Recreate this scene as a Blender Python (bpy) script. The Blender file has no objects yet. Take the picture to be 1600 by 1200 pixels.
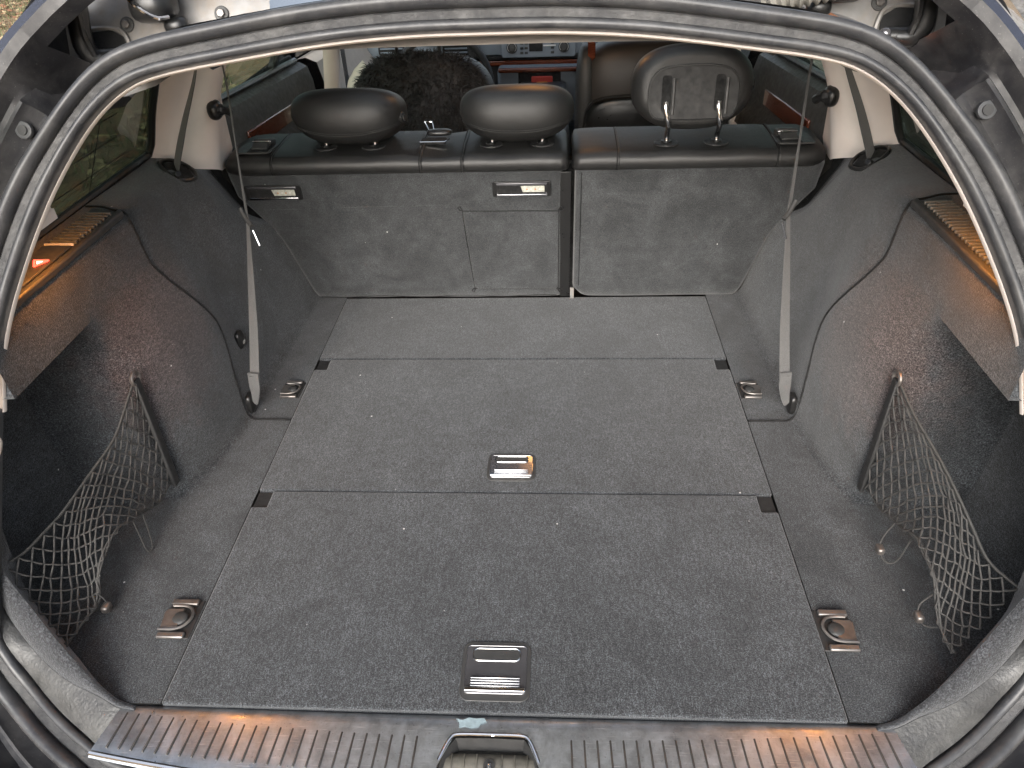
import bpy, bmesh, math, random
import numpy as np
from mathutils import Vector, Matrix
random.seed(7); rng = np.random.default_rng(7)
sc = bpy.context.scene
COL = sc.collection
PI = math.pi

# ------------------------------------------------------------------ camera
cam_d = bpy.data.cameras.new('camera'); cam = bpy.data.objects.new('camera', cam_d); COL.objects.link(cam)
def look(pos, yaw, pitch, roll):
    cy, sy, cp, sp = math.cos(yaw), math.sin(yaw), math.cos(pitch), math.sin(pitch)
    f = Vector((-sy*cp, cy*cp, -sp)); r = Vector((cy, sy, 0)); d = f.cross(r)
    cr, sr = math.cos(roll), math.sin(roll)
    R = cr*r + sr*d; D = -sr*r + cr*d
    m = Matrix(((R.x, -D.x, -f.x, pos[0]), (R.y, -D.y, -f.y, pos[1]), (R.z, -D.z, -f.z, pos[2]), (0, 0, 0, 1)))
    return m
cam.matrix_world = look((0.0791, -0.5211, 0.9354), 0.0722, 0.6345, 0.0427)
cam_d.lens = 36*1133.1/1600; cam_d.sensor_width = 36; cam_d.sensor_fit = 'HORIZONTAL'
cam_d.clip_start = 0.02; cam_d.clip_end = 400
sc.camera = cam

# ------------------------------------------------------------------ daylight
SUN_EL, SUN_AZ = math.radians(27), math.radians(188)     # behind and left of the camera, hazy
w = bpy.data.worlds.new('World'); sc.world = w; w.use_nodes = True
nt = w.node_tree; bg = nt.nodes['Background']
sky = nt.nodes.new('ShaderNodeTexSky'); sky.sky_type = 'NISHITA'; sky.sun_disc = False
sky.sun_elevation = SUN_EL; sky.sun_rotation = SUN_AZ; sky.air_density = 1.0; sky.dust_density = 4.0; sky.ozone_density = 1.0
hs = nt.nodes.new('ShaderNodeHueSaturation'); hs.inputs['Saturation'].default_value = .5; nt.links.new(sky.outputs[0], hs.inputs['Color']); nt.links.new(hs.outputs[0], bg.inputs[0]); bg.inputs[1].default_value = 0.12
sd = bpy.data.lights.new('sun', 'SUN'); sd.energy = 1.4; sd.angle = math.radians(50); sd.color = (.975, .985, 1.)
so = bpy.data.objects.new('sun', sd); COL.objects.link(so)
sv = Vector((math.sin(SUN_AZ)*math.cos(SUN_EL), math.cos(SUN_AZ)*math.cos(SUN_EL), math.sin(SUN_EL)))
so.rotation_euler = (-sv).to_track_quat('-Z', 'Y').to_euler()
vs = sc.view_settings; vs.view_transform = 'Standard'; vs.look = 'None'; vs.exposure = 1.5; vs.gamma = 1; vs.use_curve_mapping = False
sc.render.film_transparent = False
try:
    sc.cycles.use_adaptive_sampling = True; sc.cycles.adaptive_threshold = .025; sc.cycles.adaptive_min_samples = 16; sc.cycles.max_bounces = 6; sc.cycles.diffuse_bounces = 3; sc.cycles.glossy_bounces = 3; sc.cycles.transmission_bounces = 4; sc.cycles.transparent_max_bounces = 12; sc.cycles.caustics_reflective = False; sc.cycles.caustics_refractive = False
except Exception: pass

# ------------------------------------------------------------------ materials
def newmat(name):
    m = bpy.data.materials.new(name); m.use_nodes = True
    return m, m.node_tree, m.node_tree.nodes['Principled BSDF']
def N(t, kind, **kw):
    n = t.nodes.new(kind)
    for k, v in kw.items():
        if k.startswith('i_'):
            key = k[2:]; key = int(key) if key.isdigit() else key.replace('_', ' ')
            n.inputs[key].default_value = v
        else: setattr(n, k, v)
    return n
def L(t, a, b): t.links.new(a, b)
def mixc(t, fac, a, b, blend='MIX'):
    n = t.nodes.new('ShaderNodeMix'); n.data_type = 'RGBA'; n.blend_type = blend
    for s, v in ((0, fac), (6, a), (7, b)):
        if hasattr(v, 'node'): L(t, v, n.inputs[s])
        else: n.inputs[s].default_value = v if s == 0 else (*v, 1)
    return n.outputs[2]
def ramp(t, src, stops):
    n = t.nodes.new('ShaderNodeValToRGB'); e = n.color_ramp.elements
    while len(e) < len(stops): e.new(.5)
    for k, (p, c) in enumerate(stops):
        e[k].position = p; e[k].color = (c, c, c, 1) if not hasattr(c, '__len__') else (*c, 1)
    L(t, src, n.inputs[0]); return n.outputs[0]
def coords(t): return t.nodes.new('ShaderNodeTexCoord').outputs['Object']
def geopos(t): return t.nodes.new('ShaderNodeNewGeometry').outputs['Position']
def scaled(t, v, s):
    n = N(t, 'ShaderNodeMapping'); n.inputs['Scale'].default_value = s; L(t, v, n.inputs[0]); return n.outputs[0]
def noise(t, v, s, d=2, r=.5, dist=0):
    n = N(t, 'ShaderNodeTexNoise', i_Scale=s, i_Detail=d, i_Roughness=r, i_Distortion=dist); L(t, v, n.inputs['Vector']); return n.outputs[0]
def bump(t, b, h, strength, dist, prev=None):
    n = N(t, 'ShaderNodeBump', i_Strength=strength, i_Distance=dist); L(t, h, n.inputs['Height'])
    if prev is not None: L(t, prev, n.inputs['Normal'])
    L(t, n.outputs[0], b.inputs['Normal']); return n.outputs[0]

def carpet(name, col, warm=None, stains=(), fine=900., contrast=1., sheen=.25, lo=.80, hi=1.18, lint=.80):
    """needle-felt car carpet: pile grain, brushed patches, lint specks; stains = [(centre, radius, colour)]"""
    m, t, b = newmat(name); v = geopos(t)
    big = noise(t, v, 8.5, 3, .6, .8)
    mid = noise(t, v, 38, 3, .6)
    f1 = noise(t, v, fine, 1, .5); f2 = noise(t, scaled(t, v, (1, .35, 1)), fine*.55, 2, .6)
    c = mixc(t, ramp(t, big, [(.33, 0.), (.67, 1.)]), [k*lo for k in col], [k*hi for k in col])
    if warm: c = mixc(t, ramp(t, noise(t, v, 3.1, 3, .6), [(.45, 0.), (.7, .8)]), c, warm)
    for (cx, cy, cz), rad, scol in stains:
        g = N(t, 'ShaderNodeVectorMath', operation='DISTANCE'); L(t, v, g.inputs[0]); g.inputs[1].default_value = (cx, cy, cz)
        a = N(t, 'ShaderNodeMath', operation='MULTIPLY_ADD'); L(t, mid, a.inputs[0]); a.inputs[1].default_value = .18; L(t, g.outputs['Value'], a.inputs[2])
        mr = N(t, 'ShaderNodeMapRange'); mr.interpolation_type = 'SMOOTHSTEP'
        mr.inputs[1].default_value = rad*.35 + .09; mr.inputs[2].default_value = rad + .09; mr.inputs[3].default_value = .8; mr.inputs[4].default_value = 0.
        L(t, a.outputs[0], mr.inputs[0])
        c = mixc(t, mr.outputs[0], c, scol)
    c = mixc(t, 1., c, ramp(t, mid, [(.3, .86), (.7, 1.14)]), 'MULTIPLY')
    k = contrast
    c = mixc(t, 1., c, ramp(t, f1, [(.28, max(0, 1-.62*k)), (.5, 1.), (.74, 1+1.1*k)]), 'MULTIPLY')
    c = mixc(t, 1., c, ramp(t, f2, [(.3, 1-.3*k), (.7, 1+.34*k)]), 'MULTIPLY')
    vo = N(t, 'ShaderNodeTexVoronoi', i_Scale=34.); vo.feature = 'F1'; L(t, v, vo.inputs['Vector'])
    sp = ramp(t, vo.outputs['Distance'], [(.045, 1.), (.07, 0.)])
    pick = N(t, 'ShaderNodeSeparateColor'); L(t, vo.outputs['Color'], pick.inputs[0])
    gate = N(t, 'ShaderNodeMath', operation='GREATER_THAN'); L(t, pick.outputs[0], gate.inputs[0]); gate.inputs[1].default_value = lint
    mm = N(t, 'ShaderNodeMath', operation='MULTIPLY'); L(t, sp, mm.inputs[0]); L(t, gate.outputs[0], mm.inputs[1])
    c = mixc(t, mm.outputs[0], c, (.50, .49, .47))
    L(t, c, b.inputs['Base Color']); b.inputs['Roughness'].default_value = 1; b.inputs['Specular IOR Level'].default_value = .12
    b.inputs['Sheen Weight'].default_value = sheen; b.inputs['Sheen Roughness'].default_value = .55; b.inputs['Sheen Tint'].default_value = (1, 1, 1, 1)
    bump(t, b, f1, .75, .0012)
    return m
def plain(name, col, rough=.5, metal=0., var=.12, vs_=30, bumps=None, spec=.5, coat=0., dust=None, scr=0.):
    m, t, b = newmat(name); v = coords(t); g = geopos(t)
    n1 = noise(t, g, vs_, 4, .6)
    c = mixc(t, ramp(t, n1, [(.3, 0.), (.7, 1.)]), [k*(1-var) for k in col], [min(1, k*(1+var)) for k in col])
    r = ramp(t, noise(t, g, vs_*2.3, 4, .65), [(.3, max(.02, rough*.75)), (.7, min(1, rough*1.25))])
    if dust:
        d = ramp(t, noise(t, g, 22, 6, .7, .4), [(.42, 0.), (.72, dust[1])]); c = mixc(t, d, c, dust[0])
        fs = ramp(t, noise(t, g, 420, 2, .6), [(.66, 0.), (.74, .55)]); c = mixc(t, fs, c, dust[0])
        rr = N(t, 'ShaderNodeMath', operation='MAXIMUM'); L(t, r, rr.inputs[0]); L(t, d, rr.inputs[1]); r = rr.outputs[0]
    if scr:
        s1 = noise(t, scaled(t, g, (30, 600, 30)), 1, 3, .6); s2 = noise(t, scaled(t, g, (420, 60, 60)), 1, 3, .6)
        sc_ = ramp(t, s1, [(.6, 0.), (.72, scr)]); c = mixc(t, sc_, c, [min(1, k*1.9+.05) for k in col])
        sc2 = ramp(t, s2, [(.62, 0.), (.74, scr)]); c = mixc(t, sc2, c, [k*.5 for k in col])
    L(t, c, b.inputs['Base Color']); L(t, r, b.inputs['Roughness'])
    b.inputs['Metallic'].default_value = metal; b.inputs['Specular IOR Level'].default_value = spec; b.inputs['Coat Weight'].default_value = coat
    if bumps: bump(t, b, noise(t, g, bumps[0], 2, .5), bumps[1], bumps[2])
    return m
def leather(name, col, perf=False, warm=None):
    m, t, b = newmat(name); v = geopos(t)
    vo = N(t, 'ShaderNodeTexVoronoi', i_Scale=420.); vo.feature = 'DISTANCE_TO_EDGE'; L(t, v, vo.inputs['Vector'])
    c = mixc(t, ramp(t, noise(t, v, 9, 3), [(.3, 0.), (.7, 1.)]), [k*.85 for k in col], [k*1.15 for k in col])
    if perf:
        pv = N(t, 'ShaderNodeTexVoronoi', i_Scale=150., i_Randomness=0.); L(t, scaled(t, v, (1, 1, .02)), pv.inputs['Vector'])
        c = mixc(t, ramp(t, pv.outputs['Distance'], [(.20, 1.), (.30, 0.)]), c, (.004, .004, .004))
    L(t, c, b.inputs['Base Color']); b.inputs['Roughness'].default_value = .46; b.inputs['Specular IOR Level'].default_value = .45
    p = bump(t, b, ramp(t, vo.outputs[0], [(0., 0.), (.12, 1.)]), .12, .0006); bump(t, b, noise(t, v, 45, 3), .25, .002, p)
    return m
def webbing(name, col):
    m, t, b = newmat(name); v = geopos(t)
    wv = N(t, 'ShaderNodeTexWave', i_Scale=190., i_Distortion=.6); wv.bands_direction = 'Z'; L(t, v, wv.inputs['Vector'])
    c = mixc(t, wv.outputs['Fac'], [k*.72 for k in col], [k*1.2 for k in col])
    c = mixc(t, 1., c, ramp(t, noise(t, v, 700, 1), [(.3, .8), (.7, 1.25)]), 'MULTIPLY')
    L(t, c, b.inputs['Base Color']); b.inputs['Roughness'].default_value = .75; b.inputs['Sheen Weight'].default_value = .2
    bump(t, b, wv.outputs['Fac'], .5, .0006); return m
def glow(name, col, strength):
    m, t, b = newmat(name); b.inputs['Base Color'].default_value = (*col, 1); b.inputs['Emission Color'].default_value = (*col, 1); b.inputs['Emission Strength'].default_value = strength; return m
def tinted(name, col, refl=.05, dirt=True):
    m, t, b = newmat(name); t.nodes.remove(b); out = t.nodes['Material Output']; g = geopos(t)
    tr = N(t, 'ShaderNodeBsdfTransparent'); tr.inputs[0].default_value = (*col, 1)
    gl = N(t, 'ShaderNodeBsdfGlossy', i_Roughness=.03)
    lw = N(t, 'ShaderNodeLayerWeight', i_Blend=.5); pw = N(t, 'ShaderNodeMath', operation='POWER'); L(t, lw.outputs['Facing'], pw.inputs[0]); pw.inputs[1].default_value = 4.
    fr = N(t, 'ShaderNodeMath', operation='MULTIPLY_ADD'); L(t, pw.outputs[0], fr.inputs[0]); fr.inputs[1].default_value = .85; fr.inputs[2].default_value = refl
    mx = N(t, 'ShaderNodeMixShader'); L(t, fr.outputs[0], mx.inputs[0]); L(t, tr.outputs[0], mx.inputs[1]); L(t, gl.outputs[0], mx.inputs[2])
    last = mx.outputs[0]
    if dirt:
        df = N(t, 'ShaderNodeBsdfDiffuse'); df.inputs[0].default_value = (.22, .24, .20, 1)
        d1 = ramp(t, noise(t, g, 5, 3), [(.3, .10), (.8, .20)])
        vo = N(t, 'ShaderNodeTexVoronoi', i_Scale=62.); L(t, g, vo.inputs['Vector'])
        d2 = ramp(t, vo.outputs['Distance'], [(.035, .8), (.06, 0.)])
        ad = N(t, 'ShaderNodeMath', operation='MAXIMUM'); L(t, d1, ad.inputs[0]); L(t, d2, ad.inputs[1])
        m2 = N(t, 'ShaderNodeMixShader'); L(t, ad.outputs[0], m2.inputs[0]); L(t, last, m2.inputs[1]); L(t, df.outputs[0], m2.inputs[2]); last = m2.outputs[0]
    L(t, last, out.inputs[0]); return m
def woodmat(name):
    m, t, b = newmat(name); g = geopos(t)
    n = noise(t, scaled(t, g, (8, 1.5, 60)), 3, 4, .6, .5)
    L(t, ramp(t, n, [(.3, (.06, .014, .007)), (.7, (.17, .045, .020))]), b.inputs['Base Color']); b.inputs['Roughness'].default_value = .25; b.inputs['Coat Weight'].default_value = .6; return m
def groundmat(name):
    m, t, b = newmat(name); g = geopos(t)
    c = ramp(t, noise(t, g, 3.5, 6, .7, .5), [(.35, (.10, .10, .035)), (.5, (.24, .19, .11)), (.62, (.30, .24, .15)), (.8, (.13, .15, .05))])
    c = mixc(t, ramp(t, noise(t, g, 26, 4, .7), [(.45, 0.), (.62, .85)]), c, (.30, .13, .06))
    c = mixc(t, 1., c, ramp(t, noise(t, g, 60, 4, .7), [(.3, .5), (.7, 1.5)]), 'MULTIPLY')
    L(t, c, b.inputs['Base Color']); b.inputs['Roughness'].default_value = 1; bump(t, b, noise(t, g, 40, 4), .8, .03); return m
def stonemat(name):
    m, t, b = newmat(name); g = geopos(t)
    n1 = noise(t, scaled(t, g, (1, 1, 2.2)), 9, 8, .75, .6)
    c = ramp(t, n1, [(.3, (.12, .10, .085)), (.45, (.36, .33, .29)), (.6, (.52, .49, .45)), (.75, (.30, .28, .22))])
    c = mixc(t, ramp(t, noise(t, g, 80, 3, .7), [(.58, 0.), (.7, .7)]), c, (.08, .07, .06))
    L(t, c, b.inputs['Base Color']); b.inputs['Roughness'].default_value = .95; bump(t, b, n1, 1., .05); return m

ARCH = (.075, .052, .050)
M = dict(
    floor=carpet('floor_carpet', (.0345, .0370, .0400), fine=560, contrast=1.35, sheen=.3, lint=.86),
    side=carpet('side_carpet', (.0305, .0330, .0357), stains=[((-.60, .52, .26), .19, (.060, .046, .046)), ((.60, .52, .25), .20, (.058, .046, .044))], fine=540, contrast=1.3, sheen=.25, lo=.62, hi=1.32, lint=.88),
    seatback=carpet('seat_back_carpet', (.0400, .0422, .0436), fine=560, contrast=.5, lo=.70, hi=1.20, lint=.95, sheen=.25),
    rim=carpet('rim_carpet', (.028, .0295, .0325), fine=450, contrast=1., sheen=.3),
    leather=leather('black_leather', (.018, .0178, .0174)), leather_perf=leather('perforated_leather', (.018, .0178, .0174), True),
    leather_brown=leather('brown_leather', (.028, .023, .019)),
    black=plain('black_plastic', (.012, .012, .012), .35, bumps=(500, .1, .0005)),
    blackm=plain('matt_black_plastic', (.017, .017, .017), .6, bumps=(900, .2, .0006)),
    grey=plain('grey_plastic', (.038, .038, .037), .5, bumps=(900, .25, .0006)),
    slat=plain('satin_slat', (.11, .115, .105), .3, spec=.6), ribm=plain('dark_rib_steel', (.16, .15, .14), .35, metal=.8),
    gloss=plain('gloss_black_paint', (.010, .010, .012), .08, var=.05, coat=1., bumps=(14, .04, .004)),
    beige=plain('beige_trim', (.80, .72, .66), .75, var=.05, vs_=12, bumps=(700, .25, .0007)),
    greytrim=plain('grey_trim', (.34, .345, .35), .7),
    head=plain('headliner_fabric', (.52, .46, .40), .95, var=.05, bumps=(900, .3, .0008)),
    rubber=plain('weathered_rubber', (.030, .031, .034), .40, var=.25, vs_=18, spec=.45, dust=((.11, .108, .105), .45)),
    rubber2=plain('rubber_groove', (.034, .034, .035), .7, var=.3, vs_=40, bumps=(260, .5, .002), dust=((.10, .098, .094), .6)),
    paint=plain('dusty_dark_paint', (.016, .016, .018), .42, var=.3, vs_=14, spec=.35, dust=((.12, .115, .11), .32), bumps=(60, .1, .002)),
    paintl=plain('dull_silver_primer', (.22, .216, .21), .42, var=.25, vs_=16, metal=.25, dust=((.20, .165, .13), .8), bumps=(90, .15, .002)),
    navy=plain('navy_body_paint', (.010, .012, .022), .15, var=.1, coat=1.),
    chrome=plain('chrome', (.72, .72, .73), .10, metal=1., var=.05),
    steel=plain('worn_sill_steel', (.50, .53, .56), .36, metal=.92, var=.22, vs_=20, scr=.45, dust=((.10, .085, .07), .55), bumps=(150, .12, .001)),
    bronze=plain('brownish_cast_metal', (.20, .19, .182), .38, metal=.75, var=.25, vs_=50, dust=((.14, .10, .07), .45)),
    olive=plain('dirty_latch_cover', (.085, .08, .068), .5, metal=.3, var=.4, vs_=60, dust=((.16, .15, .12), .7)),
    dirty=plain('dirty_grey_plastic', (.030, .030, .030), .5, var=.5, vs_=26, scr=.15, dust=((.10, .10, .095), .6), bumps=(220, .5, .002)),
    darkchrome=plain('dark_glossy_plate', (.13, .128, .135), .16, var=.2, metal=.6, coat=.8, scr=.15),
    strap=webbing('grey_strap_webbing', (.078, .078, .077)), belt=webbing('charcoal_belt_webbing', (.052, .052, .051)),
    net=plain('net_cord', (.042, .041, .039), .8, var=.2, vs_=300, bumps=(1500, .6, .0008)),
    fur=plain('sheepskin_fur', (.045, .045, .047), .8, var=.6, vs_=9),
    dash=plain('dashboard_plastic', (.15, .18, .21), .6, var=.06, bumps=(600, .2, .0006)),
    dashd=plain('dark_dashboard', (.035, .037, .04), .5),
    door=plain('door_trim_leather', (.036, .033, .028), .55, var=.12, bumps=(500, .2, .0006)),
    wood=woodmat('burl_wood'), glass=tinted('tinted_glass', (.085, .115, .09), refl=.10), glass2=tinted('door_glass', (.30, .37, .31), dirt=False), wind=tinted('windscreen_glass', (.86, .90, .88), dirt=False),
    lamp=glow('amber_lamp_lens', (1., .36, .06), 62.), dome=glow('warm_dome_lens', (1., .46, .14), 8.), hazard=glow('hazard_red', (1., .05, .03), 2.2), hazi=glow('hazard_white', (1., .62, .40), 2.2),
    orange=glow('glowing_reflector', (1., .22, .05), .35),  # reflector is no lamp; its glint is put in as faint emission
    white=plain('white_mark', (.6, .6, .58), .6), label=plain('label_card', (.42, .42, .36), .5, var=.35, vs_=160),
    rust=plain('rusty_metal', (.22, .09, .045), .85, var=.4, vs_=120, dust=((.30, .14, .07), .7)),
    dark=plain('dark_void', (.005, .005, .005), .9), red=plain('red_paint', (.35, .03, .02), .5), amber=plain('amber_paint', (.45, .16, .03), .5),
    bellow=plain('dusty_bellows', (.16, .15, .13), .7, var=.3, vs_=40), chip=plain('bare_metal_chip', (.33, .42, .45), .45, var=.25, vs_=90, metal=.3),
    ground=groundmat('grass_and_soil'), stone=stonemat('weathered_stone'),
    leaf1=plain('brown_leaf', (.24, .11, .055), .9, var=.5, vs_=3), leaf2=plain('straw_leaf', (.40, .31, .17), .9, var=.4, vs_=3), leaf3=plain('green_blade', (.085, .095, .04), .9, var=.4, vs_=3),
)

# ------------------------------------------------------------------ mesh helpers
class MB:
    def __init__(s): s.v = []; s.f = []
    def add(s, vs_, fs):
        o = len(s.v); s.v += [tuple(map(float, p)) for p in vs_]; s.f += [tuple(i+o for i in f) for f in fs]; return s
    def grid(s, rows, cu=False, cv=False):
        R, C = len(rows), len(rows[0]); fs = []
        for i in range(R if cu else R-1):
            for j in range(C if cv else C-1):
                a, b = i, (i+1) % R; c, d = j, (j+1) % C
                fs.append((a*C+c, a*C+d, b*C+d, b*C+c))
        return s.add([p for r in rows for p in r], fs)
    def box(s, c, size, rot=None):
        h = [k/2 for k in size]; R = rot or Matrix.Identity(3)
        vs_ = [Vector(c) + R @ Vector((x*h[0], y*h[1], z*h[2])) for x in (-1, 1) for y in (-1, 1) for z in (-1, 1)]
        return s.add(vs_, [(0, 1, 3, 2), (4, 6, 7, 5), (0, 4, 5, 1), (2, 3, 7, 6), (0, 2, 6, 4), (1, 5, 7, 3)])
    def prism(s, poly, ax, ay, n, c, h):
        ax, ay, n, c = map(Vector, (ax, ay, n, c)); k = len(poly)
        a = [c + ax*p + ay*q for p, q in poly]; b = [p + n*h for p in a]
        return s.add(a+b, [tuple(range(k-1, -1, -1)), tuple(range(k, 2*k))] + [(i, (i+1) % k, k+(i+1) % k, k+i) for i in range(k)])
    def tube(s, pts, r, n=8, caps=True, closed=False):
        pts = [Vector(p) for p in pts]; K = len(pts); rows = []; up = None
        for i in range(K):
            a = pts[(i-1) % K] if (i or closed) else pts[0]; b = pts[(i+1) % K] if (i < K-1 or closed) else pts[-1]
            t = (b-a).normalized()
            if up is None: up = t.orthogonal().normalized()
            up = (up - t*up.dot(t)); up = up.normalized() if up.length > 1e-6 else t.orthogonal().normalized()
            sd_ = t.cross(up); ri = r[i] if hasattr(r, '__len__') else r
            rows.append([pts[i] + (up*math.cos(2*PI*k/n) + sd_*math.sin(2*PI*k/n))*ri for k in range(n)])
        o = len(s.v); s.grid(rows, closed, True)
        if caps and not closed: s.f += [tuple(o+k for k in range(n-1, -1, -1)), tuple(o+(K-1)*n+k for k in range(n))]
        return s
    def ball(s, c, r, nu=12, nv=8):
        r = r if hasattr(r, '__len__') else (r, r, r)
        return s.superell(c, r, 2, 2, nu, nv)
    def superell(s, c, r, e1=2.5, e2=2.5, nu=28, nv=16, fn=None, R=None):
        rows = []; sg = lambda a, p: math.copysign(abs(a)**p, a)
        for j in range(nv+1):
            ph = -PI/2 + PI*j/nv; cp, sp = sg(math.cos(ph), 2/e1), sg(math.sin(ph), 2/e1); row = []
            for i in range(nu):
                th = 2*PI*i/nu; p = Vector((cp*sg(math.cos(th), 2/e2), cp*sg(math.sin(th), 2/e2), sp))
                if fn: p = Vector(fn(p))
                p = Vector((p.x*r[0], p.y*r[1], p.z*r[2]))
                if R: p = R @ p
                row.append(Vector(c)+p)
            rows.append(row)
        return s.grid(rows, False, True)
    def disc(s, c, n, r, h, k=20, ry=None):
        n = Vector(n).normalized(); a = n.orthogonal().normalized() if abs(n.z) < .9 else Vector((1, 0, 0)); a = (a-n*a.dot(n)).normalized(); b = n.cross(a); ry = ry or r
        return s.prism([(r*math.cos(2*PI*i/k), ry*math.sin(2*PI*i/k)) for i in range(k)], a, b, n, c, h)
def rr(w_, h_, r, n=5):
    pts = []
    for cx, cy, a0 in ((w_/2-r, h_/2-r, 0), (-w_/2+r, h_/2-r, 90), (-w_/2+r, -h_/2+r, 180), (w_/2-r, -h_/2+r, 270)):
        for k in range(n+1):
            a = math.radians(a0+90*k/n); pts.append((cx+r*math.cos(a), cy+r*math.sin(a)))
    return pts
def obj(name, mb, mat, parent=None, bevel=0, seg=2, smooth=True, angle=40, loc=None, subsurf=0, solid=0, clean=True):
    me = mb if isinstance(mb, bpy.types.Mesh) else None
    if me is None:
        me = bpy.data.meshes.new(name); vv = mb.v
        if loc is not None: lv = Vector(loc); vv = [tuple(Vector(p)-lv) for p in mb.v]
        me.from_pydata(vv, [], mb.f)
        if clean:
            bm = bmesh.new(); bm.from_mesh(me); bmesh.ops.remove_doubles(bm, verts=bm.verts, dist=1e-6); bmesh.ops.recalc_face_normals(bm, faces=bm.faces); bm.to_mesh(me); bm.free()
        me.validate(); me.materials.append(M[mat])
        if smooth:
            me.polygons.foreach_set('use_smooth', [True]*len(me.polygons)); me.set_sharp_from_angle(angle=math.radians(angle))
        me.update()
    o = bpy.data.objects.new(name, me); COL.objects.link(o)
    if loc is not None: o.location = loc
    if parent is not None: put(o, parent)
    if solid: s_ = o.modifiers.new('solid', 'SOLIDIFY'); s_.thickness = solid; s_.offset = -1
    if bevel:
        b_ = o.modifiers.new('bevel', 'BEVEL'); b_.width = bevel; b_.segments = seg; b_.limit_method = 'ANGLE'; b_.angle_limit = math.radians(35)
        b_.harden_normals = False
    if subsurf: s_ = o.modifiers.new('sub', 'SUBSURF'); s_.levels = subsurf; s_.render_levels = subsurf
    return o
def wloc(o):
    p = Vector(o.location)
    if o.parent: p = p + wloc(o.parent) if o.matrix_parent_inverse == Matrix.Identity(4) else Matrix.Translation(wloc(o.parent)) @ o.matrix_parent_inverse @ p
    return p
def put(o, parent):
    o.parent = parent; o.matrix_parent_inverse = Matrix.Translation(-wloc(parent))
def tag(o, label=None, cat=None, group=None, kind=None):
    for k, v in (('label', label), ('category', cat), ('group', group), ('kind', kind)):
        if v: o[k] = v
    return o
def thing(name, label, cat, loc=(0, 0, 0), group=None):
    o = bpy.data.objects.new(name, None); o.empty_display_size = .05; o.location = loc; COL.objects.link(o)
    return tag(o, label, cat, group)
def share(src, name, loc, parent, rot=None, scale=None):
    o = src.copy(); o.name = name; COL.objects.link(o); o.location = loc
    if rot is not None: o.rotation_euler = rot
    if scale is not None: o.scale = scale
    put(o, parent); return o
def hermite(xs, ys, x):
    """monotone cubic through (xs, ys[k, dim])"""
    xs = np.asarray(xs, float); ys = np.asarray(ys, float); h = np.diff(xs)[:, None]; d = np.diff(ys, axis=0)/h
    m = np.zeros_like(ys); m[0] = d[0]; m[-1] = d[-1]
    for k in range(1, len(xs)-1):
        ok = d[k-1]*d[k] > 0; m[k] = np.where(ok, 2*d[k-1]*d[k]/np.where(ok, d[k-1]+d[k], 1), 0)
    out = []
    for q in x:
        k = int(np.clip(np.searchsorted(xs, q)-1, 0, len(xs)-2)); t_ = (q-xs[k])/(xs[k+1]-xs[k]); H = xs[k+1]-xs[k]
        out.append((2*t_**3-3*t_**2+1)*ys[k]+(t_**3-2*t_**2+t_)*H*m[k]+(-2*t_**3+3*t_**2)*ys[k+1]+(t_**3-t_**2)*H*m[k+1])
    return np.array(out)
def curve(pts, n, closed=False):
    """Catmull-Rom through points, n samples evenly by length"""
    P = np.asarray(pts, float); K = len(P); out = []
    for i in range(K if closed else K-1):
        p0 = P[(i-1) % K] if (closed or i) else 2*P[0]-P[1]; p1 = P[i]; p2 = P[(i+1) % K]; p3 = P[(i+2) % K] if (closed or i < K-2) else 2*P[-1]-P[-2]
        for t_ in np.linspace(0, 1, 12, endpoint=False):
            out.append(.5*((2*p1)+(-p0+p2)*t_+(2*p0-5*p1+4*p2-p3)*t_**2+(-p0+3*p1-3*p2+p3)*t_**3))
    if not closed: out.append(P[-1])
    Q = np.array(out + ([out[0]] if closed else [])); s_ = np.concatenate([[0], np.cumsum(np.linalg.norm(np.diff(Q, axis=0), axis=1))])
    ts = np.linspace(0, s_[-1], n, endpoint=not closed)
    return np.stack([np.interp(ts, s_, Q[:, k]) for k in range(3)], 1)
def mir(pts, s): return [(p[0]*s, p[1], p[2]) for p in pts]

# ================================================================== the ground outside
g = MB()
g.grid([[(x, y, -.62) for x in (-200, -20, -8, 0, 8, 20, 200)] for y in (-200, -20, -4, 4, 12, 30, 200)])
tag(obj('ground', g, 'ground'), kind='structure')
def litter(name, mat, n, size, label, blade=False):
    mb = MB()
    for k in range(n):
        y = rng.uniform(3.5, 14); x = -y*.72 + rng.uniform(-2.2, 1.6); a = rng.uniform(0, 2*PI); s_ = size*rng.uniform(.5, 1.4)
        dx, dy = math.cos(a)*s_, math.sin(a)*s_; z = -.615+rng.uniform(0, .02)
        if blade: mb.add([(x-dy*.12, y+dx*.12, z), (x+dy*.12, y-dx*.12, z), (x+dx*.5, y+dy*.5, z+s_*1.3)], [(0, 1, 2)])
        else: mb.add([(x-dx, y-dy, z), (x+dy*.5, y-dx*.5, z+.012), (x+dx, y+dy, z+.02), (x-dy*.5, y+dx*.5, z+.012)], [(0, 1, 2, 3)])
    tag(obj(name, mb, mat, smooth=False, clean=False), label, None, None, 'stuff')
litter('fallen_leaves', 'leaf1', 2600, .055, 'brown fallen leaves scattered over the grass')
litter('dry_straw', 'leaf2', 2600, .05, 'pale dry straw and leaf litter on the grass')
litter('grass_blades', 'leaf3', 9000, .05, 'short green grass growing through the leaf litter', True)
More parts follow.
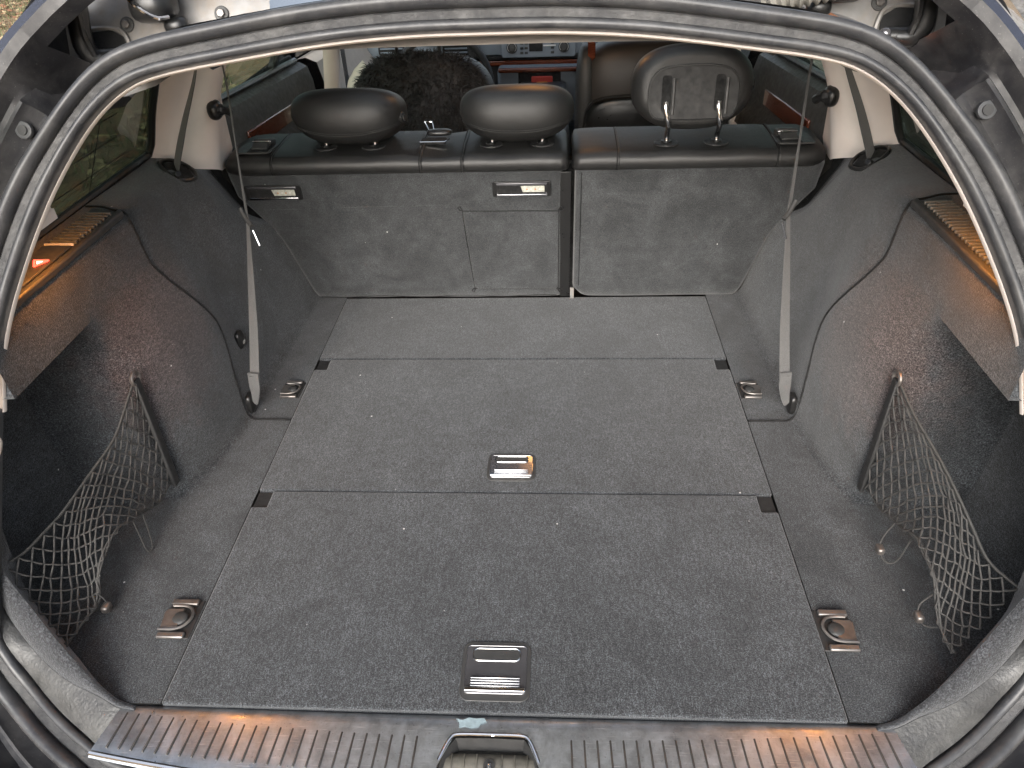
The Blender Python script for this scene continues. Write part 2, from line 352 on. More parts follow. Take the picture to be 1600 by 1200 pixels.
# weathered stone bank beside the car on the right
st = MB(); rows = []
for i in range(46):
    row = []
    for j in range(30):
        y = .9 + i*.12; h = j/29
        x = 1.55 + .55*h**1.5 + .10*(h > .05)*math.sin(y*2.1+.6); z = -.64 + 1.25*h - .25*h*h
        nz = rng.normal(0, .022) + .035*math.sin(j*1.7+math.sin(i*.9)*1.5)*math.sin(i*.8+j*.6)
        row.append((x+nz, y+rng.normal(0, .012), z+rng.normal(0, .012)))
    rows.append(row)
rows2 = [[(r[-1][0]+k*.35, r[-1][1], r[-1][2]+.02*k+rng.normal(0, .02)) for k in range(1, 7)] for r in rows]
st.grid([a+b for a, b in zip(rows, rows2)])
tag(obj('stone_bank', st, 'stone', angle=180), 'rough pale weathered stone bank beside the right flank of the car', 'stone bank')

# ================================================================== car body
body = thing('car_body', 'dark car body with open rear aperture, black rubber seal and beige pillars', 'car', (0, -.1, -.62))
# inner edge of the tailgate aperture, right half, top centre to sill centre
INN = [(0, .357, .767), (.09, .357, .766), (.186, .354, .760), (.30, .349, .746), (.375, .344, .735), (.418, .338, .722), (.459, .328, .695), (.50, .311, .653), (.545, .287, .594), (.595, .255, .512),
       (.632, .222, .435), (.655, .186, .345), (.675, .15, .262), (.694, .105, .165), (.702, .062, .08), (.686, .042, .038), (.657, .022, .006), (.612, -.008, -.017), (.56, -.036, -.033), (.51, -.056, -.046), (.36, -.084, -.056), (.18, -.100, -.060), (0, -.105, -.061)]
loop = INN + [(-x, y, z) for x, y, z in INN[-2:0:-1]]
LP = curve(loop, 300, True)
def frames(P):
    K = len(P); T_ = np.roll(P, -1, 0)-np.roll(P, 1, 0); T_ /= np.linalg.norm(T_, axis=1)[:, None]
    R_ = []
    for p in P:
        k = np.clip((.16-p[2])/.2, 0, 1); n_ = np.array((0, -.928, .371))*(1-k)+np.array((0, -.55, .83))*k; R_.append(n_)
    R_ = np.array(R_); R_ -= T_*np.sum(R_*T_, 1)[:, None]; R_ /= np.linalg.norm(R_, axis=1)[:, None]
    O_ = np.cross(R_, T_)
    c = P.mean(0); flip = np.sign(np.sum(O_*(P-c), 1)); flip[flip == 0] = 1
    O_ *= np.sign(flip.sum())
    return T_, R_, O_
TT, RR, OO = frames(LP)
LP = LP + OO*(.0085*np.clip((LP[:, 2]-.25)/.25, 0, 1))[:, None]
def swept(prof, sel=None, closed=True, jitter=0):
    idx = range(len(LP)) if sel is None else sel
    rows = []
    for i in idx:
        kk = 1-.20*float(np.exp(-((LP[i][2]-.69)/.06)**2)); kk *= 1-.10*min(1, max(0, (LP[i][2]-.25)/.25)); rows.append([LP[i]+OO[i]*o_*kk+RR[i]*r_ for o_, r_ in prof])
    return MB().grid(rows, closed and sel is None, False)
def arc(c, r, a0, a1, n, sy=1): return [(c[0]+r*math.cos(math.radians(a0+(a1-a0)*k/n)), c[1]+sy*r*math.sin(math.radians(a0+(a1-a0)*k/n))) for k in range(n+1)]
ws = obj('weatherstrip', swept([(.000, -.012)] + arc((.0065, .002), .0065, 180, 0, 8) + [(.0135, -.006)]), 'rubber', body)
tag(ws, 'weathered grey rubber door seal framing the whole aperture')
obj('seal_groove', swept([(.0130, -.004), (.0138, .001), (.0225, .0035), (.0258, .001), (.0262, -.005)]), 'rubber2', ws)
obj('seal_bulb', swept([(.0258, -.010)] + arc((.0355, .004), .0100, 195, -15, 12, 1.25) + [(.046, -.012)]), 'rubber', ws)
up = [i for i in range(len(LP)) if LP[i][2] > .35]
# indices run from top centre round; make the upper arc contiguous
k0 = next(k for k in range(len(up)) if up[k] != up[k-1]+1 and k) if any(up[k] != up[k-1]+1 for k in range(1, len(up))) else 0
up = up[k0:]+up[:k0]
obj('aperture_edge_trim', swept([(.001, -.012), (-.0035, -.007), (-.0045, -.012), (-.001, -.018), (.012, -.028), (.026, -.036)], up), 'beige', body)
# body channel outside the seal
W_ = lambda z: float(np.clip((z-.2)/.4, 0, 1))
rows = []
for i in range(len(LP)):
    p, o_, r_ = LP[i], OO[i], RR[i]; top = np.clip((p[2]-.70)/.05, 0, 1)
    kk = 1-.20*float(np.exp(-((p[2]-.69)/.06)**2)); pr = [(.045*kk, -.012), (.050*kk, -.026), (.060, -.030), (.072, -.022), (.078, -.012), (.082, -.012), (.088, -.022), (.094, -.020), (.104, .000), (.116, .004)]
    cor = float(np.clip((p[2]-.672)/.022, 0, 1))
    if cor > 0:
        pd = [(.030, -.012), (.031, -.05), (.036, -.12), (.05, -.150), (.065, -.152), (.080, -.135), (.090, -.06), (.096, -.02), (.104, .000), (.116, .004)]
        pr = [(a[0]*(1-cor)+b_[0]*cor, a[1]*(1-cor)+b_[1]*cor) for a, b_ in zip(pr, pd)]
    if top > 0:
        pr2 = [(.045, -.012), (.046, -.030), (.046, -.05), (.045, -.07), (.044, -.09), (.043, -.11), (.043, -.13), (.044, -.15), (.046, -.17), (.048, -.19)]
        corner = np.clip((abs(p[0])-.36)/.10, 0, 1); tt = top*(1-corner)
        pr = [(a[0]*(1-tt)+b_[0]*tt, a[1]*(1-tt)+b_[1]*tt) for a, b_ in zip(pr, pr2)]
    rows.append([p+o_*a+r_*b_ for a, b_ in pr])
chf = MB(); C_ = len(rows[0]); chf.v = [tuple(map(float, p)) for r in rows for p in r]
for i in range(len(rows)):
    j = (i+1) % len(rows); hingep = LP[i][2] > .706 and LP[j][2] > .706 and .315 < abs(LP[i][0]) and .315 < abs(LP[j][0])
    for k in range(C_-1):
        if hingep and 0 < k: continue
        chf.f.append((i*C_+k, i*C_+k+1, j*C_+k+1, j*C_+k))
obj('aperture_channel', chf, 'paint', body)
for s_ in (-1, 1):    # body rail carries straight on up to the roof past the hinge pocket
    i0 = max((i for i in range(len(LP)) if LP[i][0]*s_ > .3 and LP[i][2] <= .712), key=lambda i: LP[i][2])
    B = [np.array(q) for q in rows[i0][7:]]; dv = np.array((-s_*.118, .022, .086)); rl = []
    for t_ in np.linspace(0, 2.0, 9):
        o3 = dv*t_ + np.array((0, .02*t_*t_, -.012*t_*t_)); rl.append([q+o3 for q in B]+[B[-1]+o3+np.array((s_*.006, .004, .006)), B[-1]+o3+np.array((s_*.05, .10, .0))])
    obj('body_rail', MB().grid([r[:3] for r in rl]), 'paint', body); obj('roof_rail_skin', MB().grid([r[2:] for r in rl]), 'navy', body)
# outer skin behind the channel edge (quarter panels / bumper top), going forward
rows2 = []
for i in range(len(LP)):
    q = rows[i][-1]; s_ = math.copysign(1, q[0]); z = q[2]
    if LP[i][2] > .712: rows2.append(None); continue
    wide = np.array((s_*.06, .14, .012 if z > .3 else 0.)); rows2.append([q, q+np.array((s_*.006, .004, .006)), q+wide*.5, q+wide])
for s_, nm in ((-1, 'quarter_panel_edge'), (1, 'quarter_panel_edge')):
    seg_ = [r for r in rows2 if r is not None and r[0][0]*s_ > .0 and r[0][2] > -.2]
    seg_.sort(key=lambda r: math.atan2(r[0][2]-.35, (r[0][0]*s_-.0)))
    seg_ = [r for r in seg_ if r[0][0]*s_ > .40]
    obj(nm, MB().grid(seg_), 'navy', body)
# roof panel (glossy, just above the seal) and headliner
rows = []
for y, z, hw in ((.385, .787, .33), (.40, .790, .345), (.45, .790, .40), (.55, .797, .52), (.75, .815, .56), (1.1, .835, .575), (1.6, .83, .57), (2.0, .80, .55), (2.2, .77, .53)):
    rows.append([(hw*k/10, y, z-.030*(abs(k)/10)**3 - (.0 if y > .5 else .022*(abs(k)/10)**2)) for k in range(-10, 11)])
mb = MB().grid(rows); mb.f = [f for f in mb.f if not (.74 < min(mb.v[i][1] for i in f) and max(mb.v[i][1] for i in f) < 1.62 and max(abs(mb.v[i][0]) for i in f) < .45)]
rf = obj('roof', mb, 'gloss', body)
obj('added_sunroof_glass', MB().grid([[(.43*k/4, y, .834-.02*(k/4)**2-.01*(abs(y-1.15)/.4)) for k in range(-4, 5)] for y in (.74, 1.1, 1.36, 1.6)]), 'wind', body); tag(rf, 'glossy dark roof edge just above the seal')  # unseen glass opening added to let daylight onto the headrests
rows = []
for y, z in ((.40, .752), (.6, .765), (.7, .772), (1.0, .785), (1.3, .787), (1.6, .785), (2.1, .745)):
    wd_ = float(np.interp(y, [.40, .6, 1.0], [.45, .55, .66])); rows.append([(wd_*k/10, y, z-float(np.interp(y, [.40, .6, .8], [.03, .08, .10]))*(abs(k)/10)**4) for k in range(-10, 11)])
mb = MB().grid(rows); mb.f = [f for f in mb.f if not (.69 < min(mb.v[i][1] for i in f) and max(mb.v[i][1] for i in f) < 1.31 and max(abs(mb.v[i][0]) for i in f) < .43)]
obj('headliner', mb, 'head', body)
dm = MB().prism(rr(.14, .09, .02), (1, 0, 0), (0, 1, 0), (0, 0, -1), (.05, 1.38, .786), .012)
dome = obj('dome_lamp', MB().prism(rr(.17, .12, .02), (1, 0, 0), (0, 1, 0), (0, 0, -1), (.05, 1.38, .79), .01), 'grey', body, .003)
obj('lens', MB().prism(rr(.14, .09, .02), (1, 0, 0), (0, 1, 0), (0, 0, -1), (.05, 1.38, .7795), .006), 'dome', dome)

for s_ in (-1, 1):
    # side body shell below the windows, doors, floor pan sides
    rows = []
    for y in (-.05, .2, .6, .95, 1.4, 2.0, 2.6, 3.2):
        rows.append([(s_*x, y, z) for x, z in ((.80 if y < .9 else .86, -.45), (.84 if y < .9 else .88, -.1), (.83, .2), (.79, .40), (.765, .452))])
    obj('body_side', MB().grid(rows), 'navy', body)
    # rear quarter glass (leans inward to the roof)
    rows = []
    for k in range(13):
        y = .20 + (.985-.20)*k/12; rows.append([(s_*(.757-.145*h-.02*h*h), y - .13*h if k == 12 else y-.04*h*(k/12), .455+.285*h) for h in np.linspace(0, 1, 7)])
    gl = obj('quarter_window', MB().grid(rows), 'glass', body); tag(gl, 'tinted dusty rear side window glass')
    sl = MB(); 
    for k, z0 in enumerate((.50, .545, .59, .635)):
        h = (z0-.455)/.285; x = s_*(.754-.145*h-.02*h*h); sl.tube([(x, .34+.03*k, z0), (x, .55, z0+.002), (x, .80-.03*k, z0)], .0007, 5)
    for y in (.42, .55, .68): sl.tube([(s_*(.754-.145*h-.02*h*h), y, .455+.285*h) for h in (0.02, .5, .95)], .0007, 5)
    obj('antenna_wire', sl, 'dark', gl)
    obj('window_gasket', MB().tube(curve([(s_*.742, .2, .464), (s_*.744, .5, .465), (s_*.742, .75, .465), (s_*.742, .885, .464), (s_*.735, .905, .475), (s_*.70, .89, .55), (s_*.655, .87, .63), (s_*.62, .85, .70)], 40), .0075, 8), 'black', gl)
    # rear door: window, sill trim, wood inlay, armrest
    rd = MB().grid([[(s_*(.765-.03*h), y, .452-.02*(y-1.)*.6+h*.0) for h in (0, 1)] for y in (1.1, 1.5, 1.95)])
    rows = []
    for y in (1.10, 1.3, 1.5, 1.7, 1.92):
        dz = -.075*(y-1.1); rows.append([(s_*x, y, z+dz) for x, z in ((.765, .47), (.735, .475), (.712, .462), (.70, .42), (.695, .34), (.66, .30), (.655, .27), (.69, .24), (.70, .0), (.70, -.3))])
    rdo = obj('rear_door_trim', MB().grid(rows), 'door', body)
    obj('wood_inlay', MB().prism([(0, 0), (.42, -.03), (.42, .015), (0, .05)], (0, 1, 0), (0, 0, 1), (-s_, 0, 0), (s_*.70, 1.30, .335), .008), 'wood', rdo, .003)
    obj('window_rubber', MB().tube([(s_*.742, 1.1, .482), (s_*.742, 1.5, .452), (s_*.742, 1.9, .422)], .009, 8), 'black', rdo)
    rows = [[(s_*(.757-.15*h), y, .47-.075*(y-1.1)+h*(.30+.05*(y-1.1))) for h in np.linspace(0, 1, 5)] for y in (1.05, 1.4, 1.9)]
    obj('rear_door_window', MB().grid(rows), 'glass2', body)
    obj('window_divider', MB().prism([(0, 0), (.035, 0), (.035, .3), (0, .3)], (0, 1, 0), (-s_*.45, 0, .89), (s_, 0, 0), (s_*.752, 1.72, .43), .02), 'black', rdo)
    # C pillar trim: two facets with a soft ridge between, foot on the side carpet
    a = [(.742, .905, .455), (.712, .96, .415), (.672, 1.03, .385), (.688, 1.10, .36), (.70, 1.2, .36)]
    b_ = [(.70, .892, .55), (.675, .95, .54), (.632, 1.01, .52), (.648, 1.09, .52), (.68, 1.17, .52)]
    c_ = [(.655, .87, .64), (.632, .94, .635), (.585, 1.0, .62), (.60, 1.09, .62), (.65, 1.15, .62)]
    d_ = [(.60, .84, .735), (.575, .92, .735), (.53, .98, .73), (.54, 1.07, .73), (.58, 1.13, .74)]
    rows = [mir(curve(r, 17), s_) for r in (a, b_, c_, d_)]
    cols = list(zip(*rows)); rows = [curve(c, 12) for c in cols]
    cp = obj('rear_pillar_trim', MB().grid(rows), 'beige', body, angle=60); tag(cp, 'beige padded rear pillar trim')
    # net receiver opening and its dark latch in the pillar
    obj('net_receiver', MB().superell((s_*.628, 1.005, .520), (.014, .020, .020), 2.5, 2.5, 14, 10), 'black', cp)
    obj('latch_finger', MB().tube(curve([(s_*.628, 1.0, .522), (s_*.616, 1.004, .520), (s_*.608, 1.01, .517), (s_*.604, 1.02, .510)], 10), [.012]*5+[.009]*5, 8), 'black', cp)
    # B pillar and front door
    rows = [[(s_*(.70-.0*h-.10*h), y+.03*h, .0+h*.75) for y in (1.86, 1.88, 1.95, 1.99)] for h in np.linspace(0, 1, 6)]
    for r in rows:
        for q in (1, 2): x, y, z = r[q]; r[q] = (x-s_*.03, y, z)
    bp = obj('centre_pillar_trim', MB().grid(rows), 'beige', body, angle=60)
    rows = [[(s_*(.757-.15*h), y, .42-.05*(y-1.9)+h*.34) for h in np.linspace(0, 1, 4)] for y in (1.95, 2.4, 2.9)]
    obj('front_door_window', MB().grid(rows), 'wind', body)
    rows = []
    for y in (1.99, 2.2, 2.5, 2.8):
        dz = -.05*(y-1.9); rows.append([(s_*x, y, z+dz) for x, z in ((.765, .41), (.735, .415), (.70, .40), (.685, .33), (.64, .26), (.67, .18), (.70, -.1), (.7, -.3))])
    fd = obj('front_door_trim', MB().grid(rows), 'head' if s_ < 0 else 'door', body)
    obj('belt_webbing', MB().prism([(0, 0), (.045, 0), (.045, .5), (0, .5)], (0, 1, 0), (-s_*.10, -.35, .93), (s_, 0, 0), (s_*.645, 2.10, .06), .0015), 'belt', bp)
# floor pan and front bulkhead so no light leaks in from below
obj('floor_pan', MB().box((0, 1.45, -.33), (1.66, 3.6, .04)), 'dark', body)
obj('windscreen', MB().grid([[(x, 2.35+1.0*h, .72-.52*h) for x in (-.62, -.2, .2, .62)] for h in (0, .5, 1)]), 'wind', body)
obj('bulkhead', MB().box((0, 3.4, -.08), (1.6, .04, .5)), 'dark', body)

# hinge pockets, hinge arms and bolts at both upper corners
WALL = [(.392, .690), (.44, .700), (.466, .712), (.482, .735), (.493, .765), (.505, .79), (.525, .82)]
def wally(z): return float(np.interp(z, [q[1] for q in WALL], [q[0] for q in WALL]))
for s_ in (-1, 1):
    rows = []
    for x in (.285, .32, .36, .40, .44, .48, .52, .54, .556):
        k = max(0, x-.54)/.06; z0 = float(np.interp(x, [.28, .30, .36, .42, .46, .50, .55, .6], [.748, .744, .736, .716, .696, .70, .715, .735]))
        rows.append([(s_*x, wally(z)-.03*k+.004*math.sin(x*40), z+.004*math.sin(x*23)) for z in np.linspace(z0, .82, 9)])
    plate = obj('hinge_plate', MB().grid(rows), 'paintl', body, angle=60); tag(plate, 'dull silver painted hinge plate with dust')
    obj('pocket_side', MB().grid([[(s_*.550, wally(z)+.002, z) for z in np.linspace(.66, .825, 6)], [(s_*.575, .466, z) for z in np.linspace(.655, .805, 6)], [(s_*.594, .43, z) for z in np.linspace(.65, .775, 6)], [(s_*.606, .395, z) for z in np.linspace(.64, .745, 6)]]), 'paint', body)
    wn = Vector((0, -.93, .36)).normalized(); wu = Vector((0, .36, .93)).normalized()
    def on(x, z, d=0): return Vector((s_*x, wally(z)+.004*math.sin(x*40), z+.004*math.sin(x*23)))+wn*d
    ho = [(-.030, -.020), (.024, -.022), (.031, -.004), (.030, .020), (-.012, .024), (-.030, .014)]
    obj('hinge_opening', MB().prism(ho, (s_, 0, 0), wu, wn, on(.512, .742, .004), .002), 'dark', plate)
    obj('opening_lip', MB().tube(curve([on(.512, .742, .006)+Vector((s_, 0, 0))*a*1.05+wu*b__*1.08 for a, b__ in ho], 40, True), .003, 6, closed=True), 'paintl', plate)
    obj('pressed_ridge', MB().tube(curve([on(.30, .752, 0), on(.36, .756, 0), on(.43, .752, 0), on(.47, .735, 0), on(.48, .715, 0)], 24), .008, 8), 'paintl', plate)
    arm = obj('hinge_arm', MB().tube(curve([(s_*.492, .455, .737), (s_*.507, .450, .738), (s_*.516, .447, .752), (s_*.512, .445, .778), (s_*.498, .43, .81), (s_*.485, .40, .86), (s_*.475, .37, .92)], 30), [.010, .011, .012, .0125]+[.013]*26, 10), 'black', body)
    tag(arm, 'black greasy tailgate hinge arm')
    obj('hinge_knuckle', MB().tube([(s_*.478, .458, .738), (s_*.512, .455, .738)], .010, 12), 'black', arm, .003)
    obj('hinge_pin', MB().ball((s_*.476, .450, .742), .0072, 12, 8), 'darkchrome', arm)
    obj('arm_rib', MB().tube(curve([(s_*.500, .436, .744), (s_*.503, .433, .768), (s_*.491, .418, .80), (s_*.476, .39, .85)], 14), .0038, 6), 'black', arm)
    for bx, bz_ in ((.478, .772), (.350, .773)):
        p_ = on(bx, bz_, .001); bo = obj('bolt', MB().disc(p_, wn, .0095, .003, 20), 'grey', plate, .001)
        obj('bolt_head', MB().disc(p_+wn*.003, wn, .0055, .004, 6), 'bronze', bo, .0008)
    brk = obj('strut_bracket', MB().superell((s_*.418, .462, .796), (.026, .03, .020), 3, 3, 16, 10), 'black', body)
    obj('bracket_edge', MB().tube(curve([(s_*.442, .438, .818), (s_*.425, .430, .800), (s_*.405, .432, .786), (s_*.392, .44, .785)], 12), .0025, 6), 'chrome', brk)
    obj('bracket_foot', MB().superell((s_*.394, .458, .772), (.014, .014, .010), 3, 3, 12, 8), 'black', brk)
    if s_ > 0:
        bl = MB(); pts = curve([(.325, .44, .772), (.345, .435, .784), (.375, .43, .792), (.42, .43, .80)], 44)
        obj('cable_bellows', bl.tube(pts, [.0125+.0025*math.sin(k*1.55) for k in range(44)], 12), 'bellow', body)
        obj('rust_patch', MB().prism([(-.03, -.008), (.02, -.010), (.034, 0), (.01, .010), (-.028, .008)], (1, 0, -.1), wu, wn, on(.400, .752, .009), .002), 'rust', plate)
        obj('glowing_reflector', MB().prism([(-.011, -.005), (.010, -.006), (.012, .005), (-.006, .006)], (1, 0, -.5), wu, wn, (.495, .432, .722), .002), 'orange', plate)
    # round rubber stopper on the channel
    i = int(np.argmin([abs(LP[k][2]-.655)+(0 if LP[k][0]*s_ > 0 else 9) for k in range(len(LP))]))
    c0 = LP[i]+OO[i]*.0665+RR[i]*-.024
    stp = obj('rubber_stopper', MB().disc(c0, RR[i], .0105, .006, 20), 'rubber', body, .001); obj('stopper_plug', MB().disc(c0+RR[i]*.006, RR[i], .006, .002, 16), 'blackm', stp)

# unseen raised tailgate, added for its shade and sill reflection: hinged at the roof edge, swung up and back over the opening
tg = thing('tailgate', 'unseen raised tailgate, added for the light, with grey inner trim swung up above the boot opening', 'tailgate', (0, .46, .86))
td, tn = Vector((0, -.60, .80)), Vector((0, -.80, -.60))
def tp(x, d, h=0): return Vector((x, .40, .93))+td*d+tn*h
obj('outer_skin', MB().grid([[tp(.62*k/6*(1-.04*d), d, -.07-.02*(1-(k/6)**2)) for k in range(-6, 7)] for d in (0, .2, .5, .8, 1.02)]), 'navy', tg)
obj('inner_trim', MB().grid([[tp(.60*k/6, d, -.01*(abs(k) > 5)) for k in range(-6, 7)] for d in (.52, .60, .75, .95, 1.0)]), 'greytrim', tg)
for s_ in (-1, 1): obj('side_trim', MB().box(tp(s_*.56, .27, -.03), (.10, .05, .50), Matrix.Rotation(math.atan2(.6, .8), 3, 'X')), 'greytrim', tg, .01)
obj('upper_trim', MB().box(tp(0, .03, -.03), (1.05, .05, .08), Matrix.Rotation(math.atan2(.6, .8), 3, 'X')), 'greytrim', tg, .01)
obj('rear_window', MB().grid([[tp(.52*k/4, d, -.035) for k in range(-4, 5)] for d in (.07, .3, .52)]), 'wind', tg)

# ================================================================== boot side linings
SEC = [  # (y, [(x, z) * 10]) right side, floor strip -> wall -> shelf -> window base
 (1.135, [(.466, 0), (.53, 0), (.55, .012), (.572, .10), (.590, .175), (.603, .215), (.632, .226), (.675, .25), (.72, .33), (.75, .42)]),
 (1.06, [(.466, 0), (.535, 0), (.553, .012), (.574, .11), (.594, .19), (.610, .238), (.636, .25), (.675, .29), (.715, .37), (.75, .44)]),
 (.98, [(.466, 0), (.538, 0), (.555, .012), (.577, .115), (.597, .21), (.613, .275), (.637, .315), (.668, .365), (.705, .415), (.748, .45)]),
 (.88, [(.466, 0), (.54, 0), (.557, .012), (.580, .12), (.600, .225), (.616, .31), (.636, .37), (.658, .41), (.69, .44), (.745, .458)]),
 (.76, [(.466, 0), (.542, 0), (.560, .012), (.588, .12), (.609, .23), (.621, .315), (.632, .375), (.646, .425), (.69, .452), (.74, .46)]),
 (.64, [(.466, 0), (.545, 0), (.560, .012), (.572, .12), (.583, .23), (.602, .31), (.623, .372), (.636, .445), (.67, .466), (.74, .462)]),
 (.52, [(.466, 0), (.56, 0), (.572, .012), (.578, .12), (.585, .23), (.603, .31), (.627, .374), (.635, .462), (.66, .469), (.74, .462)]),
 (.45, [(.466, 0), (.574, 0), (.588, .012), (.592, .10), (.598, .20), (.616, .30), (.632, .374), (.635, .466), (.66, .469), (.74, .462)]),
 (.415, [(.466, 0), (.583, 0), (.603, .012), (.606, .10), (.615, .20), (.640, .30), (.632, .374), (.635, .467), (.66, .469), (.74, .462)]),
 (.400, [(.466, 0), (.59, 0), (.615, .012), (.620, .1), (.632, .2), (.665, .33), (.632, .374), (.635, .467), (.66, .469), (.74, .462)]),
 (.388, [(.466, 0), (.63, 0), (.690, .012), (.705, .1), (.715, .2), (.720, .36), (.632, .374), (.635, .467), (.66, .469), (.74, .462)]),
 (.365, [(.466, 0), (.67, 0), (.745, .012), (.765, .1), (.768, .2), (.755, .37), (.632, .374), (.635, .467), (.66, .469), (.74, .462)]),
 (.20, [(.466, 0), (.67, 0), (.750, .015), (.772, .1), (.775, .2), (.760, .37), (.632, .374), (.635, .467), (.66, .469), (.74, .462)]),
 (.10, [(.466, 0), (.65, 0), (.725, .02), (.745, .1), (.750, .2), (.740, .37), (.645, .374), (.648, .467), (.67, .469), (.74, .462)]),
 (.0, [(.466, 0), (.56, 0), (.66, .02), (.70, .1), (.715, .2), (.715, .37), (.66, .374), (.66, .467), (.68, .469), (.74, .462)]),
]
SEC.sort(key=lambda s_: s_[0])
ys_ = [s_[0] for s_ in SEC]; tab = np.array([[c for p in s_[1] for c in p] for s_ in SEC])
YQ = np.unique(np.concatenate([np.linspace(0, .36, 22), np.linspace(.36, .44, 30), np.linspace(.44, 1.135, 46)]))
VAL = hermite(ys_, tab, YQ)
def lining(s_):
    rows = []
    for y, row in zip(YQ, VAL):
        pts = np.array([(row[2*k]*s_, y, row[2*k+1]) for k in range(10)])
        seg_ = [pts[0]]
        # smooth everything except the sharp shelf edges (index 6, 7)
        a = hermite(range(7), pts[:7], np.concatenate([np.linspace(0, 1, 5), np.linspace(1, 2, 5)[1:], np.linspace(2, 6, 25)[1:]]))
        b_ = hermite(range(4), pts[6:], np.linspace(0, 3, 16)[1:])
        b_[:, 2] += 0
        rr_ = np.vstack([a, b_])
        wob = .0016*np.sin(y*19+rr_[:, 2]*31)*np.clip((rr_[:, 2]-.03)/.1, 0, 1)*np.clip((.36-rr_[:, 2])/.05, 0, 1); rr_[:, 0] += wob*s_
        if y < .2:
            ym = np.interp(rr_[:, 2], [0, .03, .05, .09, .17, .26, .35, .44, .5], [.0, .055, .075, .105, .14, .175, .205, .24, .265]); lim = np.where(np.abs(rr_[:, 0]) < .53, 0., ym)
            hi = np.maximum(.2, lim+.05) if False else .2; rr_[:, 1] = np.where(lim < .2, .2+(y-.2)*(.2-lim)/.2, np.maximum(lim, .2)-(0.2-y)*.02)
        rows.append(rr_)
    return MB().grid(rows)
def wallx(y, z):
    """x of the lining surface at (y, z) on the arch wall (right side)"""
    row = hermite(ys_, tab, [y])[0]; P_ = np.array([(row[2*k], row[2*k+1]) for k in range(10)])
    a = hermite(range(7), P_[:7], np.linspace(2, 6, 60)); b_ = hermite(range(4), P_[6:], np.linspace(0, 1, 20)); pts = np.vstack([a, b_[1:]])
    wob = .0016*math.sin(y*19+z*31)*np.clip((z-.03)/.1, 0, 1)*np.clip((.36-z)/.05, 0, 1)
    return float(np.interp(z, pts[:, 1], pts[:, 0])+wob)

